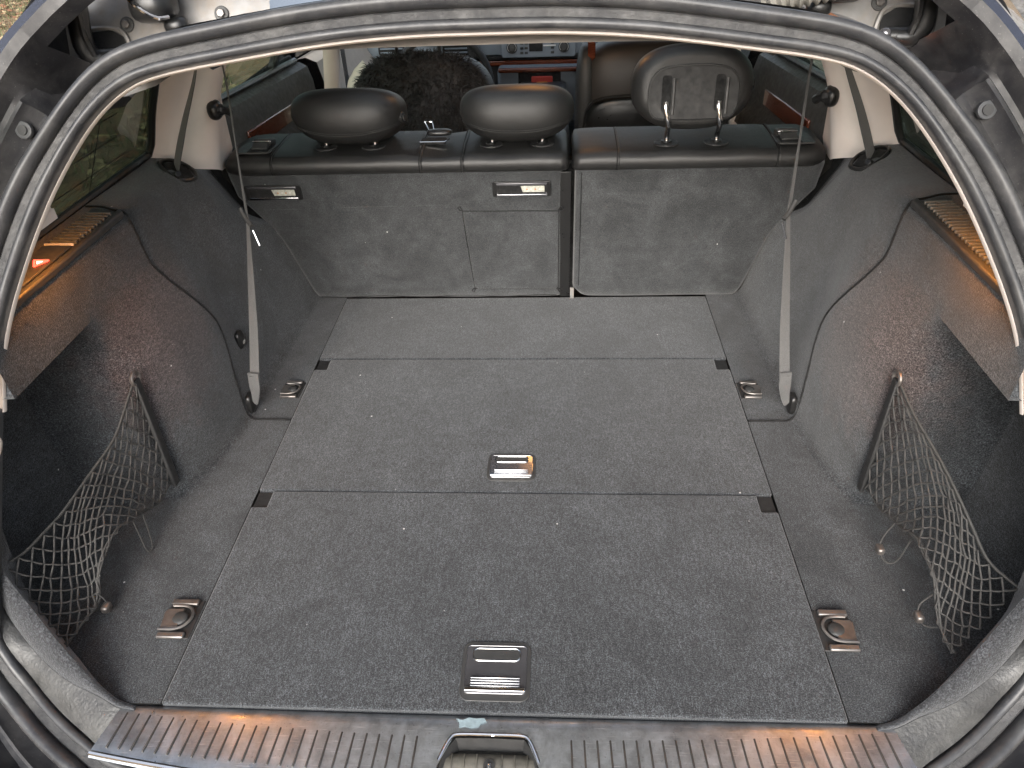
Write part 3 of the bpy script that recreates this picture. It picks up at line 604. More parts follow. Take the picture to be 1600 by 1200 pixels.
def loose(P, s_): return [(x*s_, y, z) for x, y, z in P]
RIM_I = [(.712, .16, .29), (.707, .135, .215), (.697, .112, .150), (.655, .080, .092), (.607, .046, .056), (.555, .014, .026), (.520, .000, .006), (.498, -.003, -.002)]
RIM_O = [(.716, .125, .255), (.714, .105, .165), (.706, .088, .092), (.655, .048, .038), (.597, .018, .019), (.552, .004, .009), (.520, -.007, .0005), (.498, -.009, -.005)]
TRIM_S = [(.680, .140, .240), (.692, .105, .158), (.699, .060, .075), (.660, .026, .010), (.610, -.008, -.015), (.556, -.038, -.031), (.534, -.052, -.038), (.515, -.060, -.044)]
for s_, side in ((-1, 'left'), (1, 'right')):
    nm = 'dark carpeted %s side lining of the boot with wheel arch bulge' % side
    tr = thing('side_lining', nm + (' and power socket' if s_ < 0 else ' and long slatted vent'), 'trim panel', (s_*.6, .5, 0), 'boot side linings')
    obj('lining_carpet', lining(s_), 'side', tr, angle=35)
    # carpeted rim at the aperture: rounded ribbon from inner to outer edge
    q_ = np.linspace(0, 7, 50); I = hermite(range(8), np.array(loose(RIM_I, s_)), q_); O_ = hermite(range(8), np.array(loose(RIM_O, s_)), q_); rows = []
    for a, b_ in zip(I, O_):
        n_ = np.array((0, -.5, .86)); d = b_-a; row = [a+np.array((0, .012, -.06)), a+np.array((0, .003, -.012))]
        for k in range(9): t_ = k/8; row.append(a+d*t_+n_*(.006*math.sin(PI*t_)**.7))
        row.append(b_+np.array((0, -.002, -.010))); rows.append(row)
    obj('carpet_rim', MB().grid(rows), 'rim', tr)
    # hard dirty plastic between rim and rubber seal
    q_ = np.linspace(0, 7, 50); S_ = hermite(range(8), np.array(loose(TRIM_S, s_)), q_); O2 = hermite(range(8), np.array(loose(RIM_O, s_)), q_); rows = []
    for a, b_ in zip(O2, S_):
        d = b_-a; rows.append([a+np.array((0, .004, -.006))]+[a+d*t_+np.array((0, -.3, .95))*.004*math.sin(PI*t_) for t_ in np.linspace(0.02, 1, 8)])
    obj('sill_end_trim', MB().grid(rows), 'dirty', tr)
    # light-coloured hook pieces of the pillar trim low in the aperture
    obj('pillar_hook', MB().tube(curve(loose([(.646, .235, .44), (.651, .215, .40), (.656, .205, .372), (.661, .20, .35)], s_), 10), [.003, .004, .005, .006, .006, .006, .006, .005, .004, .003], 10), 'head', tr)
    obj('pillar_hook', MB().tube(curve(loose([(.675, .19, .345), (.669, .185, .325), (.675, .172, .30), (.690, .16, .27)], s_), 10), [.003, .005, .007, .008, .008, .007, .006, .006, .005, .004], 10), 'head', tr)
    # seam of the front lining piece
    seam = [(.466, .62, .0015), (.52, .621, .0015), (.545, .622, .0015), (.562, .632, .014)]
    for y, z in ((.638, .05), (.650, .11), (.665, .165), (.672, .205), (.655, .245), (.63, .29), (.605, .335), (.592, .375), (.590, .41), (.592, .44)): seam.append((wallx(y, z)-.0008, y, z))
    seam += [(.6355, .594, .458), (.641, .596, .4685), (.665, .606, .4695), (.695, .622, .4685), (.728, .632, .4655)]
    obj('lining_seam', MB().tube(curve(loose(seam, s_), 110), .0019, 6), 'dark', tr)
    # slatted vent on the shelf
    y0, y1 = .16, .590
    vent = obj('shelf_vent', MB().prism([(0, 0), (.062, .006), (.058, y1-y0+.012), (.0, y1-y0-.012)], (s_, 0, .02), (0, 1, 0), (0, 0, 1), (s_*.638, y0, .468), .007), 'grey', tr, .002)
    ed = obj('vent_edge', MB().prism([(0, 0), (.012, 0), (.012, y1-y0), (.0, y1-y0-.01)], (s_, 0, .02), (0, 1, 0), (0, 0, 1), (s_*.632, y0, .4665), .012), 'grey', tr, .003)
    slat_m = MB().box((0, 0, 0), (.044, .0046, .006)); first = None
    gap = (.30, .455) if s_ < 0 else (9, 9)
    k = 0; y = y0+.01
    while y < y1-.02:
        if not (gap[0]-.012 < y < gap[1]+.008):
            loc = (s_*(.668), y, .4775)
            if first is None: first = obj('slat', slat_m, 'slat', vent, .0012, loc=(0, 0, 0)); first.location = loc; first.rotation_euler = (0, 0, s_*.06); first.matrix_parent_inverse = Matrix.Translation(-wloc(vent))
            else: share(first, 'slat', loc, vent, (0, 0, s_*.06))
        y += .0105
    if s_ < 0:
        sw = obj('switch_panel', MB().prism([(0, 0), (.046, 0), (.044, .142), (0, .142)], (s_, 0, .02), (0, 1, 0), (0, 0, 1), (s_*.646, .306, .4755), .004), 'grey', vent, .0015)
        tag(sw, 'flat switch panel with a lit red warning triangle')
        for yy in (.302, .452): obj('trim_bar', MB().box((s_*.668, yy, .479), (.046, .003, .004)), 'white', sw, .0008)
        tc = Vector((s_*.662, .390, .4805)); tri = [(math.cos(a)*.0125, math.sin(a)*.0125) for a in (PI/2+PI, PI/2+PI+2*PI/3, PI/2+PI+4*PI/3)]
        hz = MB()
        for a in range(3):
            p, q = tri[a], tri[(a+1) % 3]
            hz.tube([tc+Vector((p[0], p[1], 0)), tc+Vector((q[0], q[1], 0))], .0014, 6)
        hz_o = obj('warning_triangle', hz, 'hazard', sw)
        obj('triangle_symbol', MB().prism([(p*.42, q*.42) for p, q in tri], (1, 0, 0), (0, 1, 0), (0, 0, 1), tc+Vector((0, 0, -.0005)), .0012), 'hazi', hz_o)
        # 12 V socket with cap on the wheel arch
        sx = wallx(.735, .125); sk = obj('socket_cap', MB().superell((s_*(sx-.004), .735, .125), (.007, .014, .020), 3.5, 3, 16, 10), 'black', tr)
        tag(sk, 'black power socket cap marked 12V')
        t_ = bpy.data.curves.new('cap_text', 'FONT'); t_.body = '12V'; t_.size = .008; t_.extrude = .0002; t_.align_x = 'CENTER'; t_.materials.append(M['white'])
        to0 = bpy.data.objects.new('cap_text', t_); COL.objects.link(to0); me_ = bpy.data.meshes.new_from_object(to0.evaluated_get(bpy.context.evaluated_depsgraph_get())); bpy.data.objects.remove(to0); to = bpy.data.objects.new('cap_text', me_); COL.objects.link(to); to.location = (s_*(sx-.0118), .735, .117); to.rotation_euler = (PI/2, 0, PI/2); put(to, sk)
    # amber boot lamp on the pillar above the vent
    lh = obj('lamp_housing', MB().box((s_*.611, .345, .568), (.026, .066, .014)), 'beige', tr, .003)
    obj('lamp_spill_shield', MB().box((s_*.5975, .345, .560), (.003, .066, .014)), 'beige', lh)  # hidden strip added to block lamp spill towards the wheel arch
    obj('lamp_lens', MB().box((s_*.611, .345, .5595), (.016, .056, .003)), 'lamp', lh, .001)
    # near-black sheet filling the hollow between lining and seat
    obj('seat_trench', MB().grid([[(s_*.60, 1.10, .20), (s_*.60, 1.19, .20)], [(s_*.66, 1.09, .26), (s_*.66, 1.19, .26)], [(s_*.72, 1.08, .38), (s_*.72, 1.19, .38)]]), 'dark', tr)
    obj('hinge_cap', MB().prism([(0, 0), (.018, -.004), (.022, .012), (.004, .022), (-.006, .012)], (s_, 0, 0), (0, -.15, 1), (0, -1, 0), (s_*.587, 1.112, .222), .014), 'black', tr, .002)
    # belt slot bezel
    bz = [(-.036, -.004), (-.020, .028), (.012, .036), (.036, .010), (.020, -.020), (-.012, -.034)]
    A, B = Vector((s_*.75, -.45, .5)).normalized(), Vector((s_*.25, .85, .12)).normalized(); nn = A.cross(B)*s_; nn.normalize()
    if nn.z < 0: nn = -nn
    cc = Vector((s_*.686, .885, .4305))
    obj('belt_slot', MB().prism([(p*.86, q*.86) for p, q in bz], A, B, nn, cc+nn*.004, .002), 'dark', tr)
    obj('slot_bezel', MB().tube(curve([cc+A*p+B*q+nn*.006 for p, q in bz], 36, True), .004, 8, closed=True), 'black', tr)

# ================================================================== load floor
def panel(y0, y1, notch, label, handle=None):
    W2, n_, d = .4642, .028, .040
    poly = [(-W2, y0), (W2, y0), (W2, y1-d), (W2-n_, y1-d), (W2-n_, y1), (-W2+n_, y1), (-W2+n_, y1-d), (-W2, y1-d)] if notch else [(-W2, y0), (W2, y0), (W2, y1), (-W2, y1)]
    t = thing('floor_panel', label, 'floor panel', (0, (y0+y1)/2, -.02))
    nx, ny = 60, max(8, int((y1-y0)/.02))
    obj('panel_carpet', MB().prism(poly, (1, 0, 0), (0, 1, 0), (0, 0, 1), (0, 0, -.02), .0222), 'floor', t, .0028, 3)
    if notch:
        for s_ in (-1, 1): obj('corner_tab', MB().box((s_*(W2-n_/2), y1-d/2+.0005, -.008), (n_-.002, d-.002, .012)), 'blackm', t, .001)
    if handle:
        cx, cy, w_, h_ = handle; Z = .0022
        fr = obj('handle_frame', MB().prism(rr(w_, h_, .014), (1, 0, 0), (0, 1, 0), (0, 0, 1), (cx, cy, Z), .0016), 'grey', t, .0008)
        iw, ih = w_*.88, h_*.80; zc = Z+.0016; icy = cy+h_*.02
        pl = obj('handle_plate', MB().prism(rr(iw, ih, .005), (1, 0, 0), (0, 1, 0), (0, 0, 1), (cx, icy, zc), .0010), 'darkchrome', fr, .0005)
        pr = rr(iw*.78, ih*.26, ih*.10)
        obj('finger_slot', MB().prism(pr, (1, 0, 0), (0, 1, 0), (0, 0, 1), (cx, icy+ih*.30, zc+.0010), .0012), 'grey', fr, .0006)
        obj('slot_trim', MB().tube([(cx+p, icy+ih*.30+q, zc+.0018) for p, q in pr], .0009, 6, closed=True), 'chrome', fr)
        obj('plate_trim', MB().tube([(cx+p, icy+q, zc+.0008) for p, q in rr(iw, ih, .006)], .0008, 6, closed=True), 'darkchrome', fr)
        for k in range(4): obj('grip_rib', MB().box((cx, icy-ih*(.20+.055*k), zc+.0022), (iw*.80, ih*.026, .0026)), 'chrome', fr, .0006)
        obj('grip_bar', MB().box((cx, icy-ih*.445, zc+.0028), (iw*.985, ih*.085, .005)), 'chrome', fr, .0015)
    return t
panel(.0, .4125, True, 'largest nearest carpeted boot floor panel with big recessed chrome handle', (-.003, .060, .098, .092))
panel(.4157, .8390, True, 'middle carpeted boot floor panel with small recessed chrome handle', (-.001, .479, .090, .074))
panel(.8420, 1.122, False, 'plain far carpeted boot floor panel against the rear seat backs')

# ================================================================== sill plate
sill = thing('sill_plate', 'worn ribbed steel loading sill plate along the boot opening', 'sill plate', (0, -.05, -.05))
def sz(y): return -.004 - .10*max(0, -y-.02)**1.0*.25 - (.9*max(0, -y-.066))**1.0*.9
def srow(y, xs):
    hw = .518 + .22*(-y); z = sz(y) + (.003 if y < 0 else 0) - (.010 if y >= .004 else 0)
    return [(x, y*(1+.55*(1-(x/hw)**2))-.004*(1-(x/hw)**2), z) for x in xs]
YR = (.006, .004, 0, -.006, -.012, -.0175, -.024, -.03, -.04, -.05, -.062, -.068, -.072)
def bnd(y): return .047 + max(0, -(y*1.55-.004)-.031)*.45
for s_ in (-1, 1): obj('plate', MB().grid([srow(y, [-.005*(1 if True else 0)+s_*bnd(y) + (s_*(.518+.22*(-y))-(-.005+s_*bnd(y)))*k/26 for k in range(27)]) for y in YR]), 'steel', sill, angle=60)
obj('plate_bridge', MB().grid([srow(y, np.linspace(-.005-bnd(y), -.005+bnd(y), 12)) for y in YR[:6]]), 'steel', sill, angle=60)
lip = obj('chrome_lip', MB().tube([((.518+.0135)*k/20, -.068*(1+.55*(1-(k/20)**2))-.004*(1-(k/20)**2), sz(-.066)+.003) for k in range(-20, -2)], .0035, 8), 'chrome', sill)
obj('chrome_lip', MB().tube([((.518+.0135)*k/20, -.068*(1+.55*(1-(k/20)**2))-.004*(1-(k/20)**2), sz(-.066)+.003) for k in range(3, 21)], .0035, 8), 'chrome', sill)
base = None
for k in range(-30, 31):
    x = k*.0168
    if abs(x) < .085 or abs(x) > .505: continue
    mb_ = MB().box((0, 0, 0), (.0026, .050, .003)) if base is None else None
    bw = 1-(x/.52)**2; loc = (x*1.01, -.036*(1+.55*bw)-.004*bw, sz(-.036)+.0034); rot = (math.radians(-1.3), 0, math.atan2(x*.22, 1)*1.0)
    if base is None:
        base = obj('rib', mb_, 'ribm', sill, .001, loc=(0, 0, 0)); base.location = loc; base.rotation_euler = rot; base.matrix_parent_inverse = Matrix.Translation(-wloc(sill))
    else: share(base, 'rib', loc, sill, rot)
# latch recess
rec = obj('latch_frame', MB().tube(curve([(-.083, -.112, -.016), (-.074, -.075, -.006), (-.064, -.050, -.0005), (-.056, -.036, .0015), (-.046, -.0315, .002), (0, -.031, .002), (.036, -.0315, .002), (.046, -.036, .0015), (.054, -.050, -.0005), (.064, -.075, -.006), (.073, -.112, -.016)], 60), .0023, 8), 'chrome', sill)
tag(rec, 'chrome edged recess of the tailgate latch')
obj('recess_wall', MB().grid([[(x*k_, y, z) for x, y, z in ((-.083, -.112, -.020), (-.064, -.052, -.006), (-.050, -.035, -.002), (-.005, -.034, -.002), (.040, -.035, -.002), (.054, -.052, -.006), (.073, -.112, -.02))] if k_ == 1 else [(x*.93, y-.006, z-.022) for x, y, z in ((-.083, -.112, -.020), (-.064, -.052, -.006), (-.050, -.035, -.002), (-.005, -.034, -.002), (.040, -.035, -.002), (.054, -.052, -.006), (.073, -.112, -.02))] for k_ in (1, 0)]), 'blackm', rec)
rows = [[(x-.005, y, z) for x in np.linspace(-.066, .066, 14)] for y, z in ((-.040, -.030), (-.047, -.0185), (-.055, -.0165), (-.064, -.0195), (-.085, -.030), (-.11, -.045))]
lc = obj('latch_cover', MB().grid(rows), 'olive', rec, angle=60)
for k in range(-3, 4):
    if k: obj('cover_rib', MB().tube([(k*.0165-.005, -.048, -.0165), (k*.0165-.005, -.056, -.0150), (k*.0165-.005, -.066, -.0190), (k*.0165-.005, -.088, -.0300)], .0010, 6), 'olive', lc)
obj('latch_slot', MB().prism(rr(.015, .050, .0073), (1, 0, 0), (0, .94, .34), (0, -.34, .94), (-.005, -.078, -.0245), .0025), 'dark', lc)
obj('striker_loop', MB().tube(curve([(-.005, -.062, -.030), (-.005, -.061, -.018), (-.005, -.066, -.018), (-.005, -.080, -.020), (-.005, -.095, -.027), (-.005, -.105, -.038)], 20), .0038, 10), 'chrome', rec)
cp_ = [(-.021, .004), (-.012, .002), (-.004, .006), (.006, .0045), (.016, .0055), (.020, .001), (.012, -.003), (.010, -.0065), (-.001, -.0085), (-.008, -.006), (-.016, -.008), (-.016, -.002)]
obj('paint_chip', MB().prism(cp_, (1, 0, 0), (0, 1, 0), (0, 0, 1), (-.031, -.0135, -.0008), .0012), 'chip', sill)

# ================================================================== tie-down rings
def tie(x, y, s_, label, big):
    k = 1.0 if big else .84
    t = thing('tie_down_ring', label, 'tie-down ring', (x, y, 0), 'floor tie-down rings')
    def P(a, b_, c_): return (x+s_*a*k, y+b_*k, c_)
    obj('base_plate', MB().prism([(-.024, -.034), (.026, -.034), (.026, .034), (-.024, .034)], (s_*k, 0, 0), (0, k, 0), (0, 0, 1), (x, y, -.002), .0035), 'blackm', t, .001)
    obj('bracket_arm', MB().box(P(.004, .028, .0045), (.042*k, .010*k, .006)), 'bronze', t, .002)
    obj('bracket_arm', MB().box(P(.004, -.031, .0045), (.042*k, .010*k, .006)), 'bronze', t, .002)
    obj('flap', MB().prism([(.0, -.018), (.026, -.019), (.030, .010), (.026, .016), (.0, .017)], (s_*k, 0, 0), (0, k, 0), (0, 0, 1), P(0, 0, .002), .004), 'bronze', t, .0015)
    ring = [(.027, -.021), (.006, -.021), (-.008, -.016), (-.016, -.004), (-.016, .008), (-.008, .018), (.004, .021), (.020, .021)]
    obj('ring', MB().tube(curve([P(a, b_, .006) for a, b_ in ring], 30), .0024*k, 8), 'bronze', t)
    obj('finger_dimple', MB().ball(P(.002, .0, .004), (.0125*k, .0125*k, .0045), 16, 8), 'grey', t)
tie(-.492, .136, -1, 'larger brownish metal tie-down ring nearest the left net', True)
tie(.488, .138, 1, 'larger brownish metal tie-down ring nearest the right net', True)
tie(-.490, .722, -1, 'small tie-down ring at the foot of the left strap', False)
tie(.488, .722, 1, 'small tie-down ring at the foot of the right strap', False)

# ================================================================== cargo nets
def cargo_net(s_, top, bot, label, skew, nv, nu):
    t = thing('cargo_net', label, 'cargo net', (s_*.61, .40, 0), 'elastic side nets')
    Tt = curve(loose(top, s_), nu+1); Bt = curve(loose(bot, s_), nu+1); r_ = np.random.default_rng(3 if s_ < 0 else 5)
    jit = r_.normal(0, .0011, (nu+1, nv+2, 3))
    def pt(u, v):
        a, b_ = Tt[u], Bt[u]; vv = v**skew(u/nu); p = a*(1-vv)+b_*vv; p[0] -= s_*.004
        return p + np.array((s_*.012*math.sin(PI*vv)*math.sin(PI*u/nu), 0, -.010*math.sin(PI*vv)*(u/nu)))
    mb = MB()
    for i in range(nv):
        pts = []
        for u in range(nu+1):
            v = (i+.5 + (.5 if (u+i) % 2 else -.5)*.98)/nv; p = pt(u, min(1, max(0, v)))
            kk = i + (1 if (u+i) % 2 else 0); pts.append(p + jit[u, kk])
        fine = []
        for a, b_ in zip(pts[:-1], pts[1:]):
            for q in (0, .33, .66): m_ = a*(1-q)+b_*q; fine.append(m_+np.array((0, 0, -.0012*math.sin(PI*q))))
        fine.append(pts[-1]); mb.tube(fine, .0016, 5)
    o = obj('net_mesh', mb, 'net', t, angle=180)
    e = MB().tube([p for p in Tt], .0020, 6); e.tube([p+np.array((0, .003, -.002)) for p in Tt], .0017, 6); e.tube([p for p in Bt], .0017, 6); e.tube([p+np.array((s_*-.002, .004, .003*math.sin(k))) for k, p in enumerate(Bt)], .0015, 6)
    obj('edge_cord', e, 'net', t, angle=180)
    a, b_ = Vector((s_*.612, .408, .256)), Vector((s_*.604, .388, .036)); ax = (b_-a).normalized()
    br = MB(); side = Vector((0, 1, 0)); side = (side-ax*side.dot(ax)).normalized(); nrm = ax.cross(side)
    bk = obj('net_bracket', br.prism([(-.003, 0), (.012, 0), (.014, (b_-a).length), (-.003, (b_-a).length)], side, ax, nrm*(1 if nrm.x*s_ < 0 else -1), a, .007), 'blackm', t, .002)
    obj('bracket_eye', MB().tube([a+Vector((-s_*.004, .004+.011*math.cos(q), .002+.011*math.sin(q))) for q in np.linspace(0, 2*PI, 16, endpoint=False)], .0030, 8, closed=True), 'bronze', bk)
    return t, Tt, Bt
tl = [(.612, .408, .252), (.624, .363, .212), (.633, .333, .189), (.655, .265, .163), (.670, .215, .146), (.680, .185, .141), (.692, .148, .136), (.708, .118, .140)]
bl_ = [(.607, .390, .042), (.610, .335, .045), (.613, .266, .078), (.615, .236, .088), (.617, .196, .084), (.618, .164, .062), (.619, .141, .033), (.622, .100, .031), (.626, .062, .036)]
nl, Tl, Bl = cargo_net(-1, tl, bl_, 'left black cord cargo net hanging from bracket to the left rim', lambda u: .92, 12, 30)
tr_ = [(.612, .408, .252), (.624, .360, .225), (.645, .295, .193), (.660, .246, .164), (.671, .213, .140), (.683, .173, .116), (.705, .130, .112)]
br_ = [(.607, .388, .044), (.611, .317, .058), (.614, .254, .085), (.616, .220, .096), (.618, .172, .085), (.619, .145, .064), (.621, .119, .036), (.624, .082, .034)]
nr, Tr, Br = cargo_net(1, tr_, br_, 'right black cord cargo net bunched along its upper edge', lambda u: 1.35-.45*u, 12, 30)
for t, pts, bead in ((nl, [(-.612, .300, .060), (-.605, .285, .020), (-.600, .272, .006), (-.603, .262, .010), (-.611, .272, .070)], None),
                     (nl, [(-.619, .150, .045), (-.612, .148, .020), (-.640, .135, .008), (-.652, .115, .006), (-.645, .088, .008), (-.640, .070, .03)], (-.611, .144, .016)),
                     (nr, [(.612, .290, .066), (.596, .280, .045), (.590, .268, .028), (.597, .250, .020), (.609, .246, .030), (.614, .243, .080)], (.5905, .268, .030)),
                     (nr, [(.619, .160, .060), (.606, .158, .040), (.602, .146, .026), (.609, .134, .022), (.620, .126, .030)], (.603, .146, .027))):
    lo = obj('elastic_loop', MB().tube(curve(pts, 28), .0012, 6), 'net', t)
    if bead: obj('cord_bead', MB().superell(bead, (.0060, .0085, .0065), 4, 4, 12, 8), 'bronze', t)

# ================================================================== hanging straps and seat belts
def ribbon(P, width, n=60, thick=.0012):
    """P: (x, y, z, wx, wy, wz): centre and width direction"""
    P = np.asarray(P, float); c = curve(P[:, :3], n); d = np.stack([np.interp(np.linspace(0, 1, n), np.linspace(0, 1, len(P)), P[:, k]) for k in (3, 4, 5)], 1)
    d /= np.linalg.norm(d, axis=1)[:, None]; T_ = np.gradient(c, axis=0); T_ /= np.linalg.norm(T_, axis=1)[:, None]; d -= T_*np.sum(d*T_, 1)[:, None]; d /= np.linalg.norm(d, axis=1)[:, None]
    n_ = np.cross(T_, d); wd = np.interp(np.linspace(0, 1, n), np.linspace(0, 1, len(np.atleast_1d(width))), np.atleast_1d(width)) if hasattr(width, '__len__') else np.full(n, width)
    return MB().grid([[c[i]+d[i]*wd[i]*.5*a+n_[i]*thick*b_ for a, b_ in ((-1, .5), (0, .7), (1, .5), (1, -.5), (0, -.3), (-1, -.5))] for i in range(n)], False, True)
for s_, side in ((-1, 'left'), (1, 'right')):
    t = thing('luggage_strap', 'thin %s webbing strap hanging from the roof down to the floor edge' % side, 'strap', (s_*.525, .62, .02), 'hanging luggage straps')
    top = (s_*.552, .925, .70); mid = (s_*.511, .765, .377); bot = (s_*.522, .630, .094)
    dx = s_
    obj('shaded_webbing', ribbon([(*top, .5, .85*dx, 0), (s_*.541, .895, .60, .55, .8*dx, 0), (s_*.526, .83, .49, .5, .86*dx, 0), (*mid, .62, .75*dx, 0)], [.012, .012, .013, .014], 50), 'belt', t)  # same strap; shade on its upper length put in as darker webbing
    obj('webbing', ribbon([(*mid, .62, .75*dx, 0), (s_*.514, .72, .28, .85, .5*dx, 0), (s_*.518, .675, .18, .95, .2*dx, 0), (*bot, 1, .1*dx, 0)], [.013, .017, .019, .020], 50), 'strap', t)
    obj('folded_end', ribbon([(s_*.522, .6315, .112, 1, .1*dx, 0), (s_*.524, .628, .085, 1, .1*dx, 0), (s_*.531, .632, .055, .9, .3*dx, 0), (s_*.540, .640, .030, .8, .5*dx, 0)], [.022, .022, .017, .012], 20, .0035), 'strap', t)
    obj('stitching', MB().tube([(s_*.522+a*.007, .6285+.001*b_, .106-.007*b_) for b_ in range(4) for a in ((-1, 1) if b_ % 2 else (1, -1))], .0006, 5), 'blackm', t)
    obj('anchor', MB().superell((s_*.553, .648, .026), (.007, .016, .022), 4, 4, 12, 8), 'black', t)
    hk = obj('hook', MB().tube([(s_*.522, .772, .400), (s_*.511, .762, .381), (s_*.500, .752, .372)], .0045, 8), 'grey', t)
    obj('hook_pin', MB().tube([(s_*.497, .746, .366), (s_*.488, .738, .338)] if s_ < 0 else [(s_*.497, .746, .368), (s_*.508+.0, .742, .338)], .0018, 8), 'chrome', hk)
    b = thing('seat_belt', 'charcoal %s rear seat belt running down the beige pillar into its slot' % side, 'seat belt', (s_*.69, .89, .42), 'rear seat belts')
    obj('webbing', ribbon([(s_*.565, .905, .72, .35, .93*dx, .1), (s_*.602, .915, .62, .4, .9*dx, 0), (s_*.652, .905, .52, .5, .85*dx, 0), (s_*.683, .888, .445, .6, .8*dx, 0), (s_*.692, .886, .41, .6, .8*dx, 0)], [.038, .040, .042, .044, .044], 40), 'belt', b)
    obj('belt_guide', MB().tube([(s_*.668, .855, .440), (s_*.690, .872, .424)], .007, 10), 'black', b, .002)

# ================================================================== rear seat backs
def yb(z): return 1.12-.14*z
def seatback(x0, x1, lab, left):
    t = thing('rear_seat_back', lab, 'seat back', ((x0+x1)/2, 1.12, 0))
    # carpet shell: rows in z with outlines that clear the side linings
    zs = [0.004, .012, .03, .06, .12, .18, .225, .26, .30, .34, .358, .364]; rows = []
    out = lambda z: float(np.interp(z, [0, .02, .12, .20, .24, .30, .38], [.535, .548, .575, .598, .625, .668, .676]))
    for z in zs:
        a = -out(z) if left else x0; b_ = x1 if left else out(z)
        if not left and z < .03: a = x0+.028*(1-z/.03)**1.5+.004
        e = .006 if z in (zs[0], zs[-1]) else 0
        xs = [a, a+.001, a+.004, a+.012] + list(np.linspace(a+.03, b_-.03, 26)) + [b_-.012, b_-.004, b_-.001, b_]
        yy = [.030, .010, .004, .001] + [0]*26 + [.001, .004, .010, .030]
        rows.append([(x, yb(z)+q+e+.0012*math.sin(x*17+z*23), z) for x, q in zip(xs, yy)])
    obj('carpet_back', MB().grid(rows), 'seatback', t, angle=60)
    # leather roll along the top: profile in (y, z), ends drawn in
    prof = [(1.078, .352), (1.066, .356), (1.0595, .363), (1.0575, .372), (1.0585, .381), (1.064, .389), (1.074, .3945), (1.088, .397), (1.11, .399), (1.15, .401), (1.19, .402), (1.225, .400), (1.25, .392), (1.265, .37), (1.265, .25)]
    A = -.682 if left else .1185; B = .1125 if left else .678; cy, cz = 1.16, .35; rows = []
    L_ = B-A; xs = [A, A+.002, A+.008, A+.02, A+.04] + list(np.linspace(A+.06, B-.06, 22)) + [B-.04, B-.02, B-.008, B-.002, B]
    for x in xs:
        da, db = x-A, B-x; ra = .055 if left else .012; rb = .012 if left else .055
        k = min(1, math.sqrt(max(0, 1-(1-min(1, da/ra))**2)) if da < ra else 1, math.sqrt(max(0, 1-(1-min(1, db/rb))**2)) if db < rb else 1)
        k = .55+.45*k
        dip = -.006*math.exp(-((x+.165)/.04)**2) if left else 0
        rows.append([(x, cy+(y-cy)*k, cz+(z-cz)*k + (dip if z > .39 else 0) + .0012*math.sin(x*40)*(z > .385)) for y, z in prof])
    roll = obj('leather_top', MB().grid(rows), 'leather', t, angle=60)
    # front side of the seat
    obj('front_cushion', MB().box(((A+B)/2, 1.245, .19), (L_-.02, .05, .36)), 'leather', t, .02)
    # seams in the leather
    for x in ((-.562, -.223, -.129) if left else (.216, .562)):
        obj('leather_seam', MB().tube([(x + .004*k/14, y-.0008, z+.0006) for k, (y, z) in enumerate(prof[1:12])], .0012, 6), 'dark', roll)
        obj('seam_welt', MB().tube([(x+.004 + .004*k/14, y-.0004, z+.0002) for k, (y, z) in enumerate(prof[1:12])], .0022, 6), 'leather', roll)
    # perforated insert
    a, b_ = (-.552, -.228) if left else (.222, .552)
    obj('perforated_insert', MB().grid([[(x, y+.0002, z+.0010) for y, z in prof[6:12]] for x in np.linspace(a, b_, 18)]), 'leather_perf', roll)
    # release lever in its recess
    s_ = -1 if left else 1; lx = s_*.606
    rl = obj('release_housing', MB().prism(rr(.082, .080, .010), (1, 0, 0), (0, .99, -.03), (0, .03, .99), (lx, 1.120, .3985), .004), 'grey', t, .0015)
    tag(rl, 'grey plastic seat release lever in its recess')
    obj('lever', MB().box((lx-s_*.012, 1.143, .408), (.042, .036, .016), Matrix.Rotation(math.radians(-14), 3, 'X')), 'grey', rl, .004)
    obj('lever_recess', MB().box((lx-s_*.012, 1.104, .4030), (.046, .042, .003)), 'dark', rl)
    obj('lever_front', MB().box((lx-s_*.012, 1.110, .4060), (.036, .020, .010), Matrix.Rotation(math.radians(25), 3, 'X')), 'grey', rl, .002)
    obj('lever_edge', MB().box((lx-s_*.012, 1.125, .4145), (.044, .003, .003)), 'chrome', rl, .001)
    # head-restraint post guides
    for gx in ((-.444, -.333, -.063, .052) if left else (.327, .436)):
        gy = 0 if left else -.014
        gd = obj('post_guide', MB().disc((gx, 1.118+gy, .3985), (0, 0, 1), .027, .004, 28, .025), 'blackm', t, .0015)
        obj('guide_collar', MB().disc((gx, 1.119+gy, .4025), (0, 0, 1), .012, .004, 18), 'black', gd, .001)
    return t
sl_ = seatback(-.68, .098, 'wide left rear seat back with grey carpet, two luggage sockets and a hatch', True)
sr_ = seatback(.126, .68, 'narrow right rear seat back with plain grey carpet and black leather top', False)
R8 = Matrix.Rotation(math.atan(.14), 3, 'X')
up_ = Vector((0, -.14, 1)).normalized(); out_ = Vector((0, -1, -.14)).normalized()
def onback(x, z, d=0): return Vector((x, yb(z), z))+out_*d
